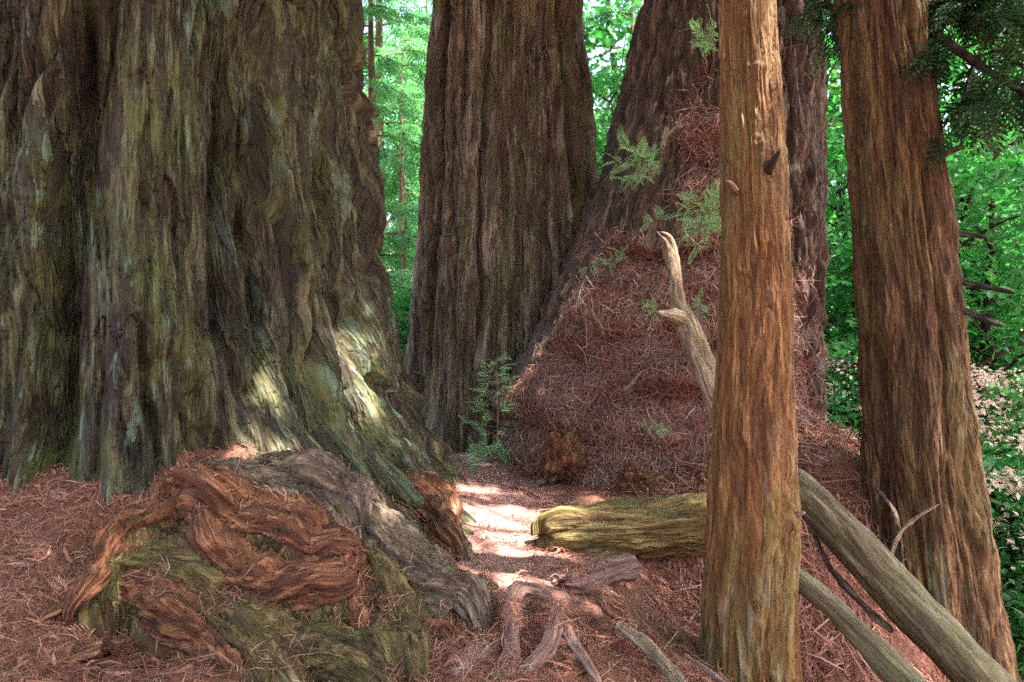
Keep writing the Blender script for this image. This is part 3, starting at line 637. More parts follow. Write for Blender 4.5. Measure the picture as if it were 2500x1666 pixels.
# stubs on the slender trunk
for rows, mt in (([(1858, 440, 3.95, 17), (1880, 405, 3.80, 13), (1905, 366, 3.72, 4)], 'twig_dark'), ([(1800, 470, 3.9, 8), (1785, 452, 3.80, 8), (1770, 440, 3.77, 4)], 'twig'), ([(1935, 650, 4.0, 4), (1950, 648, 3.95, 3), (1958, 650, 3.92, 2)], 'wood_pale'), ([(1930, 1262, 3.86, 9), (1952, 1255, 3.82, 7), (1968, 1252, 3.8, 4)], 'twig')):
    tube_obj('branch_stub', pp(rows), mt, tree_s, n_len=24, n_ring=14, seed=11, bkp=dict(s=5, deep=0.004, plate=0.002, fib=0.001, stretch=6, crack=0.001), ends=(0, 0.1))

# ------------------------------------------------------------------ redwood on the right with dead branches
def d_bulge(ph, z, R):
    o = 0.03 * N(R[:, 0] * 3, R[:, 1] * 3, z * 0.35, 95)
    for c, w, a in ((-60, 8, 0.03), (-40, 6, -0.03), (-22, 7, 0.02), (-2, 5, -0.02), (14, 7, 0.02), (34, 5, -0.025), (55, 8, 0.02), (68, 5, -0.03)):
        cc = np.radians(c + 5 * N(z * 0.45, 0, 0, 97 + int(c)))
        q = (ph - cc + np.pi) % (2 * np.pi) - np.pi
        o = o + a * np.exp(-(q / math.radians(w)) ** 2)
    for c, zc, w, h, a in ((55, 2.55, 16, 0.10, 0.03), (66, 2.05, 12, 0.12, 0.04), (66, 1.80, 12, 0.12, 0.045)):
        o = o + a * bump_phi(ph, c, w) * np.exp(-((z - zc) / h) ** 2)
    return o
tree_d, cenD = slim_tree('branched_redwood', dict(d=6.0, rows=[(-60, 2038, 2248), (100, 2052, 2262), (300, 2064, 2285), (500, 2078, 2308), (700, 2095, 2335), (900, 2106, 2352), (1050, 2112, 2370), (1200, 2118, 2392), (1350, 2122, 2412), (1500, 2125, 2435), (1640, 2128, 2462), (1800, 2110, 2500)]),
    'bark_right', dict(s=1.3, deep=0.026, plate=0.016, fib=0.006, stretch=13, crack=0.006, sl=1.4), 430, 240, 24, 501, 'reddish-brown redwood at right with dead branches sticking from its trunk', d_bulge)
BB = dict(s=5, deep=0.004, plate=0.003, fib=0.001, stretch=6, crack=0.001)
for rows in ([(2255, 388, 5.72, 13), (2300, 378, 5.6, 10), (2352, 356, 5.5, 6)], [(2300, 562, 5.85, 8), (2350, 572, 5.8, 7), (2412, 580, 5.7, 5)],
             [(2300, 672, 5.8, 10), (2340, 685, 5.75, 8), (2400, 700, 5.65, 7), (2480, 716, 5.5, 5)], [(2308, 738, 5.75, 11), (2345, 755, 5.7, 9), (2400, 778, 5.6, 8), (2450, 798, 5.5, 6)]):
    tube_obj('dead_branch', pp(rows), 'twig_dark', tree_d, n_len=36, n_ring=14, seed=23, bkp=BB, ends=(0, 0.1), rough=0.2)

# ------------------------------------------------------------------ logs, sticks and stones
BL = dict(s=2.4, deep=0.012, plate=0.008, fib=0.004, stretch=12, crack=0.003)
tube_obj('mossy_log', pp([(1326, 1306, 5.0, 46), (1350, 1300, 5.0, 56), (1400, 1296, 5.0, 61), (1480, 1294, 5.0, 60), (1570, 1290, 5.0, 64), (1640, 1285, 5.0, 68), (1700, 1282, 5.0, 70), (1740, 1280, 5.0, 68)]), 'wood_moss', n_len=150, n_ring=80, seed=61,
         bkp=dict(s=2.0, deep=0.026, plate=0.016, fib=0.006, stretch=18, crack=0.002), label='short rotten mossy log lying across the edge of the path', cat='log', ends=(0.015, 0), rough=0.16, broken=[(0.0, 0.07)])
tube_obj('fallen_log', pp([(1915, 1160, 4.75, 40), (1980, 1222, 4.65, 47), (2060, 1305, 4.55, 50), (2160, 1412, 4.45, 53), (2260, 1518, 4.32, 55), (2360, 1628, 4.2, 56), (2450, 1725, 4.1, 56), (2560, 1845, 3.95, 56)]), 'log_bark', n_len=210, n_ring=64, seed=71,
         bkp=dict(s=2.2, deep=0.008, plate=0.007, fib=0.004, stretch=11, crack=0.004), label='long smooth fallen log slanting down to the bottom right corner', cat='log', ends=(0.03, 0), rough=0.10, broken=[(0.0, 0.06)])
tube_obj('fallen_pole', pp([(1900, 1385, 4.1, 20), (1965, 1428, 4.0, 24), (2040, 1490, 3.9, 28), (2120, 1570, 3.8, 34), (2200, 1655, 3.68, 38), (2290, 1760, 3.55, 40)]), 'log_bark', n_len=130, n_ring=36, seed=77,
         bkp=dict(s=3.2, deep=0.005, plate=0.004, fib=0.002, stretch=11, crack=0.003), label='thinner fallen pole running parallel below the long fallen log', cat='log', ends=(0.02, 0), rough=0.08)
pale = empty('broken_branch', tuple(W(1735, 1000, 5.2)))
tag(pale, 'pale barkless broken branch leaning up behind the slender orange trunk', 'branch')
BP = dict(s=4, deep=0.006, plate=0.004, fib=0.002, stretch=8, crack=0.004)
tube_obj('stem', pp([(1790, 1080, 4.7, 29), (1742, 965, 4.75, 27), (1715, 890, 4.8, 26), (1685, 815, 4.85, 25), (1662, 750, 4.9, 19), (1648, 680, 4.95, 16), (1638, 620, 5.0, 15), (1628, 585, 5.0, 14), (1612, 570, 5.0, 9)]), 'wood_pale', pale, n_len=120, n_ring=32, seed=81, bkp=BP, ends=(0, 0.02), rough=0.22, broken=[(1.0, 0.05)])
tube_obj('side_stub', pp([(1672, 782, 4.86, 20), (1645, 772, 4.82, 16), (1620, 768, 4.8, 11), (1604, 764, 4.78, 6)]), 'wood_pale', pale, n_len=36, n_ring=20, seed=83, bkp=BP, ends=(0, 0.1), rough=0.2)

fork = empty('forked_root', tuple(W(1240, 1666, 3.05)))
tag(fork, 'smooth purplish root forking across the foreground of the path', 'root')
BF = dict(s=3, deep=0.006, plate=0.004, fib=0.002, stretch=8, crack=0.003)
tube_obj('stem', pp(dz=-0.012, rows=[(1215, 1780, 3.05, 40), (1230, 1690, 3.15, 40), (1246, 1610, 3.3, 24), (1252, 1530, 3.46, 16), (1252, 1470, 3.62, 16), (1264, 1437, 3.72, 20), (1298, 1436, 3.8, 19), (1332, 1448, 3.86, 15), (1352, 1470, 3.9, 8)]), 'twig', fork, n_len=150, n_ring=32, seed=85, bkp=BF, ends=(0, 0.1), rough=0.16)
tube_obj('side_root', pp(dz=-0.012, rows=[(1235, 1690, 3.15, 28), (1290, 1635, 3.26, 22), (1330, 1585, 3.36, 21), (1352, 1530, 3.46, 19), (1362, 1495, 3.56, 15), (1372, 1470, 3.7, 8)]), 'twig', fork, n_len=90, n_ring=26, seed=86, bkp=BF, ends=(0, 0.1), rough=0.2)

def stick(name, rows, mat, label, n_len=70, n_ring=22, seed=1, cat='stick', **kw):
    kw.setdefault('ends', (0.03, 0.05)); kw.setdefault('rough', 0.18)
    return tube_obj(name, pp(rows), mat, None, n_len=n_len, n_ring=n_ring, seed=seed, bkp=BF, label=label, cat=cat, **kw)
stick('broken_stump', [(1372, 1424, 4.3, 14), (1405, 1424, 4.3, 26), (1450, 1408, 4.34, 32), (1500, 1392, 4.4, 34), (1545, 1385, 4.5, 32)], 'twig', 'splintered brown branch stump poking out below the mossy log', seed=87, n_len=90, n_ring=40, broken=[(0.0, 0.10)], cat='branch')
stick('broken_stick', [(1462, 1448, 3.95, 18), (1490, 1475, 3.88, 22), (1512, 1498, 3.82, 18), (1535, 1520, 3.78, 6)], 'root_red', 'short snapped red-brown stick below the splintered stump', seed=88, broken=[(1.0, 0.05)])
stick('pale_stick', [(1505, 1520, 3.75, 8), (1550, 1552, 3.62, 15), (1600, 1600, 3.46, 17), (1650, 1655, 3.3, 16), (1700, 1720, 3.15, 14)], 'wood_pale', 'pale peeled stick pointing down towards the bottom edge', seed=89)
stick('thin_root', [(1375, 1530, 3.5, 12), (1400, 1570, 3.4, 10), (1435, 1620, 3.28, 11), (1460, 1670, 3.18, 10), (1480, 1720, 3.1, 9)], 'twig', 'thin dark root curving between the forked root and the pale stick', seed=90, cat='root')
stick('wood_splinter', [(1115, 1660, 3.2, 22), (1150, 1620, 3.3, 26), (1190, 1580, 3.4, 22), (1208, 1562, 3.46, 8)], 'twig', 'flat brown wood splinter left of the forked root', seed=91, squash=0.5)
stick('short_root', [(1165, 1420, 4.3, 10), (1195, 1432, 4.25, 14), (1215, 1436, 4.2, 6)], 'root_grey', 'stubby root nub beside the sunlit path', seed=92, cat='root')
stick('path_twig', [(1225, 1180, 6.9, 4), (1270, 1192, 6.8, 4), (1320, 1215, 6.5, 3)], 'twig', 'thin dark twig lying across the back of the path', seed=93, n_ring=10)
stick('pale_chip', [(1308, 1179, 7.1, 4), (1322, 1177, 7.1, 6), (1336, 1174, 7.1, 4)], 'wood_pale', 'small pale wood chip on the path below the duff heap', seed=94, n_ring=12)
stick('slope_stick', [(1668, 1600, 3.55, 5), (1720, 1635, 3.45, 6), (1780, 1680, 3.3, 6)], 'twig', 'thin stick in the litter left of the slender trunk foot', seed=95, n_ring=10)
stick('curved_branch', [(2168, 1400, 5.25, 5), (2180, 1340, 5.25, 5), (2200, 1300, 5.3, 4.5), (2240, 1262, 5.3, 4), (2292, 1232, 5.3, 2.5)], 'wood_pale', 'pale thin branch curving up in front of the right redwood', seed=96, n_ring=12, cat='branch')
stick('leaning_branch', [(2205, 1420, 5.3, 7), (2200, 1330, 5.35, 5), (2185, 1255, 5.45, 5), (2160, 1215, 5.6, 5), (2125, 1180, 5.8, 4)], 'root_grey', 'brown bent branch leaning between the duff saddle and the right redwood', seed=97, n_ring=12, cat='branch')
stick('bleached_twig', [(1578, 902, 6.9, 3), (1560, 915, 6.85, 5), (1545, 935, 6.85, 4), (1522, 955, 6.8, 3)], 'wood_pale', 'little bleached twig on the face of the duff heap', seed=99, n_ring=10)
stick('duff_branch', [(1620, 360, 7.3, 4), (1628, 335, 7.3, 5), (1650, 315, 7.3, 4), (1668, 308, 7.3, 3)], 'wood_pale', 'thin pale branch caught high in the duff on the leaning redwood', seed=100, n_ring=10)
stick('under_log_stick', [(1985, 1300, 4.7, 6), (2030, 1390, 4.6, 7), (2100, 1470, 4.5, 9), (2180, 1545, 4.4, 10)], 'root_grey', 'twiggy debris stick between the two fallen logs', seed=101, n_ring=12)

def lump(name, px, py, d, rpx, sc, mat, label, seed):
    """irregular burl or stone"""
    nu, nv = 36, 26
    th = np.linspace(0, 2 * np.pi, nu, endpoint=False); ph = np.linspace(0.04, np.pi - 0.04, nv)
    TH, PH = np.meshgrid(th, ph); x = (np.cos(TH) * np.sin(PH)).ravel(); y = (np.sin(TH) * np.sin(PH)).ravel(); z = -np.cos(PH).ravel()
    r = rpx / FPX * d
    q = 1 + 0.5 * N(x * 1.3, y * 1.3, z * 1.3, seed) + 0.5 * np.abs(N(x * 2.4, y * 2.4, z * 2.4, seed + 1)) + 0.12 * np.tanh(5 * N(x * 4, y * 4, z * 4, seed + 2)) - 0.1
    V = np.stack([x * q * sc[0], y * q * sc[1], z * q * sc[2]], 1) * r
    zmin = V[:, 2].min(); V[:, 2] -= zmin
    me = mesh_np(name, V, grid_faces(nv, nu, True), {'bk': np.stack([x * .3, y * .3, z * .3], 1), 'hgt': np.full(len(V), .5)}, [M[mat]])
    p = W(px, py, d)
    return tag(obj(name, me, None, (p[0], p[1], p[2] + zmin)), label, 'burl')
lump('root_burl', 1382, 1118, 6.98, 52, (0.95, 0.7, 1.05), 'root_red', 'knobbly brown burl bulging from the foot of the duff heap', 5)
lump('small_burl', 1565, 1172, 6.50, 40, (1.15, 0.8, 0.85), 'root_red', 'smaller orange burl right of the knobbly one, behind the mossy log', 9)

# ------------------------------------------------------------------ needle litter
def strands(P, Nrm, length, width, rnd, sd, along=None, lift=0.012, curl=0.35):
    """ribbons with one bend, lying on the surface at P"""
    r = np.random.default_rng(sd); n = len(P)
    t = r.normal(size=(n, 3)); 
    if along is not None: t = t * 0.75 + along
    t -= Nrm * np.sum(t * Nrm, axis=1)[:, None] * r.uniform(0.5, 1.0, n)[:, None]
    t /= np.linalg.norm(t, axis=1)[:, None]
    s = np.cross(Nrm, t); s /= np.linalg.norm(s, axis=1)[:, None] + 1e-9
    tilt = r.normal(size=n)[:, None] * 0.6; sw = s + Nrm * tilt; sw /= np.linalg.norm(sw, axis=1)[:, None]
    L = (length / 2)[:, None]; Wd = (width / 2)[:, None]
    k = r.normal(size=(n, 1)) * curl
    base = P + Nrm * (np.abs(r.normal(size=(n, 1))) * lift + 0.003)
    p0 = base - t * L; p2 = base + t * L + s * L * k + Nrm * L * r.normal(size=(n, 1)) * 0.18; p1 = base + Nrm * L * np.abs(r.normal(size=(n, 1))) * 0.22 - s * L * k * 0.25
    V = np.stack([p0 - sw * Wd * .6, p0 + sw * Wd * .6, p1 - sw * Wd, p1 + sw * Wd, p2 - sw * Wd * .35, p2 + sw * Wd * .35], 1).reshape(-1, 3)
    b = (np.arange(n) * 6)[:, None]
    F = np.concatenate([b + np.array([[0, 1, 3, 2]]), b + np.array([[2, 3, 5, 4]])], 0)
    return V, F, np.repeat(rnd, 6)

def on_ground(n, x0, x1, y0, y1, sd, dens):
    r = np.random.default_rng(sd); X = r.uniform(x0, x1, n * 4); Y = y0 * (y1 / y0) ** r.uniform(0, 1, n * 4)
    ok = (np.abs(X) < Y * 0.80 + 0.25) & (r.uniform(0, 1, n * 4) < dens(X, Y)); X, Y = X[ok][:n], Y[ok][:n]
    Z = ground_h(X, Y); e = 0.03
    dzx = (ground_h(X + e, Y) - Z) / e; dzy = (ground_h(X, Y + e) - Z) / e
    Nn = np.stack([-dzx, -dzy, np.ones_like(Z)], 1); Nn /= np.linalg.norm(Nn, axis=1)[:, None]
    return np.stack([X, Y, Z], 1), Nn
def litter_dens(X, Y):
    inA = np.hypot(X - AC[0], Y - AC[1]) < 2.3; inC = np.hypot((X - CC[0]), Y - CC[1]) < 1.2
    p = np.exp(-((X - np.interp(Y, [3, 5.3, 7, 9, 11], [0, -0.1, -0.25, -0.6, -0.9])) / 0.5) ** 2) * sstep(3.4, 4.6, Y)
    cl = 0.55 + 0.9 * N(X * 1.8, Y * 1.8, 0, 14)
    return np.where(inA | inC, 0, np.clip(cl, 0.12, 1) * (1 - 0.75 * p))
def litter(name, n, lw, sd, label, box=(-4.4, 4.6, 2.7, 10.5)):
    P, Nn = on_ground(n, *box, sd, litter_dens)
    r = np.random.default_rng(sd + 1); m = len(P)
    ln = r.gamma(3.0, lw[0] / 3.0, m) + 0.02; wd = np.clip(r.normal(lw[1], lw[1] * .3, m), 0.0015, 1) * (0.75 + 0.08 * P[:, 1])
    rnd = np.clip(r.beta(2.0, 2.2, m) + 0.15 * N(P[:, 0], P[:, 1], 0, 8), 0, 1)
    V, F, rr = strands(P, Nn, ln, wd, rnd, sd + 2)
    return tag(obj(name, mesh_np(name, V, F, {'rnd': rr}, [M['litter']], smooth=False)), label, kind='stuff')
litter('needle_litter', 58000, (0.065, 0.0028), 101, 'fallen redwood needles and fibres covering the ground')
litter('slope_twigs', 1500, (0.32, 0.013), 197, 'tangled broken twigs on the steep slope under the fallen logs', (1.2, 3.9, 3.0, 7.0))
litter('slope_litter', 14000, (0.13, 0.0085), 191, 'loose twigs and needles on the steep slope below the right redwood', (1.2, 4.4, 3.0, 7.6))
litter('twig_litter', 5000, (0.15, 0.0050), 131, 'small fallen twigs scattered over the needle duff')
litter('bark_flakes', 3000, (0.05, 0.014), 161, 'flakes of red bark scattered over the needle duff', (-4.4, 2.0, 2.7, 6.0))

# needles caught on top of the roots and logs
def litter_on(objs, n, sd, name, label):
    r = np.random.default_rng(sd); PP, NN, WW = [], [], []
    for o in objs:
        me = o.data; m = len(me.vertices); co = np.empty(m * 3, np.float32); me.vertices.foreach_get('co', co); co = co.reshape(-1, 3)
        no = np.empty(m * 3, np.float32); me.vertex_normals.foreach_get('vector', no); no = no.reshape(-1, 3)
        base = np.array(o.parent.location) if o.parent else np.array(o.location)
        PP.append(co + base); NN.append(no)
    P = np.vstack(PP); Nn = np.vstack(NN)
    w = np.clip(Nn[:, 2] - 0.25, 0, 1) * np.clip(0.1 + 1.6 * N(P[:, 0] * 3, P[:, 1] * 3, P[:, 2] * 3, sd), 0, 1)
    k = r.choice(len(P), n, p=w / w.sum()); P, Nn = P[k], Nn[k]
    V, F, rr = strands(P, Nn, r.gamma(3, 0.020, n) + 0.02, np.clip(r.normal(.003, .001, n), .0015, .01), np.clip(r.beta(2, 2, n) + .1, 0, 1), sd + 1)
    tag(obj(name, mesh_np(name, V, F, {'rnd': rr}, [M['litter']], smooth=False)), label, kind='stuff')
litter_on([o for o in tree_a.children if o.name.startswith('root')], 6000, 181, 'root_litter', 'loose needles caught on the gnarled roots')

litter_on([o for o in list(fork.children) + [q for q in COL.objects if q.name.split('.')[0] in ('broken_stump', 'broken_stick', 'thin_root', 'wood_splinter', 'short_root', 'pale_stick')]], 1800, 186, 'log_litter', 'loose needles lying on the log and the foreground sticks')

# duff strands hanging on the heap around the leaning redwood
fc = CV[CF]; cent = fc.mean(1); fn = np.cross(fc[:, 2] - fc[:, 0], fc[:, 3] - fc[:, 1]); fa = np.linalg.norm(fn, axis=1) / 2 + 1e-12; fn = fn / (2 * fa)[:, None]
mk = C_duff[CF].mean(1)
facing = np.sum(fn * (np.array((0, 0, 1.5)) - cent), axis=1) > -0.4
wgt = fa * np.clip(mk, 0, 1) * facing * (cent[:, 2] > -0.2) * (0.4 + np.clip(0.6 + N(cent[:, 0] * 2, cent[:, 1] * 2, cent[:, 2] * 2, 4), 0, 1))
pick = rng.choice(len(wgt), 34000, p=wgt / wgt.sum())
P = cent[pick]; Nn = fn[pick]; m = len(P)
down = np.array((0, 0, -1.0)) - Nn * (-Nn[:, 2:3])
rnd = np.clip(rng.beta(2, 2.2, m) + 0.06 + 0.25 * N(P[:, 0] * 1.5, P[:, 1] * 1.5, P[:, 2] * 1.5, 6), 0, 1)
V, F, rr = strands(P, Nn, rng.gamma(2.5, 0.06, m) + 0.03, np.clip(rng.normal(0.006, 0.002, m), .003, .012), rnd, 171, along=down * 0.7, lift=0.03, curl=0.5)
tag(obj('heap_litter', mesh_np('heap_litter', V, F, {'rnd': rr}, [M['litter_heap']], smooth=False)), 'tangle of red needles and rootlets covering the duff heap', kind='stuff')
HEAP_P, HEAP_N = P, Nn

# ------------------------------------------------------------------ foliage templates
def spray_template(n=9, L=0.42, w=0.11, lw=0.016, droop=0.10):
    """flat conifer spray: stalk with paired leaflets"""
    V, F = [], []
    for k in range(n):
        t = (k + 0.6) / n; x = t * L; z = -droop * t * t
        wl = w * math.sin(math.pi * min(1, 0.25 + 0.75 * t)) ** 0.7 * (1.05 - 0.4 * t) + 0.02
        for s in (-1, 1):
            b = len(V)
            V += [(x, 0, z), (x + wl * 0.35 - lw * .5, s * wl * 0.55, z - 0.01), (x + wl * 0.75, s * wl, z - 0.03), (x + wl * 0.30 + lw, s * wl * 0.5, z - 0.008)]
            F.append((b, b + 1, b + 2, b + 3) if s < 0 else (b, b + 3, b + 2, b + 1))
    return np.array(V), np.array(F)
def leaf_template():
    V = np.array([(0, 0, 0), (0.45, -0.32, 0.05), (1.0, 0, -0.08), (0.45, 0.32, 0.05)]); return V, np.array([[0, 1, 2, 3]])

def rots(fwd, up, r):
    f = fwd / np.linalg.norm(fwd, axis=1)[:, None]
    s = np.cross(up, f); s /= np.linalg.norm(s, axis=1)[:, None] + 1e-9
    u = np.cross(f, s)
    return np.stack([f, s, u], 2)
def scatter(T, P, Rm, S, rnd):
    TV, TF = T; n = len(P); k = len(TV)
    V = np.einsum('nij,kj->nki', Rm, TV) * S[:, None, None] + P[:, None, :]
    F = (TF[None] + (np.arange(n) * k)[:, None, None]).reshape(-1, TF.shape[1])
    return V.reshape(-1, 3), F, np.repeat(rnd, k)

SPR = spray_template(); SPR5 = spray_template(6, 0.42, 0.13, 0.03, 0.10); LEAF = leaf_template()

def limb_mesh(limbs, n_ring=7):
    """limbs: list of (points rows x,y,z,r)"""
    VV, FF, RR = [], [], []; b = 0
    for rows in limbs:
        P = catmull(np.array(rows, float), 10 + 2 * len(rows)); C = P[:, :3]; r = P[:, 3]
        T = np.gradient(C, axis=0); T /= np.linalg.norm(T, axis=1)[:, None]
        ref = np.array((0.3, 0.9, 0.2)); A = np.cross(T, ref); A /= np.linalg.norm(A, axis=1)[:, None]; B = np.cross(T, A)
        a = np.linspace(0, 2 * np.pi, n_ring, endpoint=False)
        V = C[:, None] + r[:, None, None] * (np.cos(a)[None, :, None] * A[:, None] + np.sin(a)[None, :, None] * B[:, None])
        VV.append(V.reshape(-1, 3)); FF.append(grid_faces(len(C), n_ring, True) + b); b += len(C) * n_ring
        RR.append(np.stack([np.cos(a)[None] * r[:, None], np.sin(a)[None] * r[:, None], np.repeat(np.linspace(0, 3, len(C))[:, None], n_ring, 1)], 2).reshape(-1, 3))
    V = np.vstack(VV); return V, np.vstack(FF), {'bk': np.vstack(RR), 'hgt': np.full(len(V), 0.5)}

def conifer(sd, H=11.0, Rc=2.2, nb=60, z0=0.4):
    r = np.random.default_rng(sd); limbs = [[(0, 0, -0.5, 0.16), (0.05, 0, H * .4, 0.11), (0, 0.05, H * .8, 0.05), (0, 0, H, 0.01)]]
    P, D = [], []
    for k in range(nb):
        z = z0 + (H - z0) * (k + r.uniform()) / nb; a = r.uniform(0, 2 * np.pi); L = Rc * (1 - 0.75 * (z / H)) * r.uniform(0.6, 1.15)
        d = np.array((math.cos(a), math.sin(a), 0)); dr = r.uniform(0.25, 0.5)
        pts = [np.array((0, 0, z)) + d * L * t + np.array((0, 0, 0.15 * t - dr * L * t * t)) for t in (0, .33, .66, 1)]
        limbs.append([(*p, q) for p, q in zip(pts, (0.022, 0.015, 0.009, 0.003))])
        m = int(10 + 14 * L)
        for t in np.sort(r.uniform(0.15, 1.02, m)):
            p = np.array((0, 0, z)) + d * L * t + np.array((0, 0, 0.15 * t - dr * L * t * t)); sg = r.choice((-1, 1))
            side = np.array((-d[1], d[0], 0)) * sg
            P.append(p); D.append(d * r.uniform(0.3, 1.0) + side * r.uniform(0.3, 1.1) + np.array((0, 0, r.uniform(-0.75, 0.05))))
    P = np.array(P); D = np.array(D); n = len(P)
    up = np.array((0, 0, 1.0)) + r.normal(size=(n, 3)) * 0.35
    V, F, rr = scatter(SPR5, P, rots(D, up, r), r.uniform(0.7, 1.35, n), np.clip(r.beta(2, 2, n) * 0.9, 0, 1))
    return limb_mesh(limbs), (V, F, {'rnd': rr})

def broadleaf(sd, H=9.0, Rc=3.0, nc=150, per=70, z0=0.5, leaf=0.15, csz=(0.22, 0.55)):
    r = np.random.default_rng(sd)
    limbs = [[(0, 0, -0.5, 0.15), (r.normal() * .2, r.normal() * .2, H * .35, 0.11), (r.normal() * .4, r.normal() * .4, H * .7, 0.06), (0, 0, H * .95, 0.015)]]
    P, D, S, Rn = [], [], [], []
    for k in range(nc):
        z = z0 + (H - z0) * r.uniform() ** 0.9; a = r.uniform(0, 2 * np.pi); q = Rc * math.sqrt(max(0.15, 1 - ((z - H * .45) / (H * .6)) ** 2)) * r.uniform(0.25, 1.05) ** 0.6
        c = np.array((math.cos(a) * q, math.sin(a) * q, z))
        if k % 4 == 0:
            zb = max(0.3, z - q * r.uniform(0.2, 0.8)); limbs.append([(0, 0, zb, 0.035), (c[0] * .5, c[1] * .5, (zb + z) / 2 + .1, 0.02), (*c, 0.006)])
        sz = r.uniform(*csz); tone = r.uniform(-0.15, 0.2)
        p = c + r.normal(size=(per, 3)) * np.array((sz, sz, sz * 0.32)); P.append(p)
        d = r.normal(size=(per, 3)); d[:, 2] = d[:, 2] * 0.4 - 0.35; D.append(d); S.append(r.uniform(0.7, 1.3, per) * leaf); Rn.append(np.clip(r.beta(2, 2.4, per) + tone, 0, 1))
    P = np.vstack(P); D = np.vstack(D); S = np.concatenate(S); Rn = np.concatenate(Rn); n = len(P)
    up = np.array((0, 0, 1.0)) + r.normal(size=(n, 3)) * 0.5
    V, F, rr = scatter(LEAF, P, rots(D, up, r), S, Rn)
    return limb_mesh(limbs), (V, F, {'rnd': rr})

def proto(name, data, leafmat, barkmat='twig_dark'):
    (lv, lf, la), (cv, cf, ca) = data
    return mesh_np(name + '_trunk', lv, lf, la, [M[barkmat]]), mesh_np(name + '_crown', cv, cf, ca, [M[leafmat]], smooth=False)
con1 = proto('conifer_one', conifer(1), 'leaf_conifer', 'log_bark'); con2 = proto('conifer_two', conifer(2, 9, 2.5, 46), 'leaf_conifer', 'log_bark')
bro1 = proto('broad_one', broadleaf(3), 'leaf_broad'); bro2 = proto('broad_two', broadleaf(4, 7.5, 2.6, 130, 70, 0.3), 'leaf_broad')
shr = proto('shrub', broadleaf(5, 2.6, 1.6, 90, 90, 0.1, 0.10), 'leaf_broad')
pal = proto('sun_toned_shrub', broadleaf(6, 2.6, 1.3, 34, 260, 0.9, 0.040, (0.10, 0.22)), 'leaf_sun_tone')

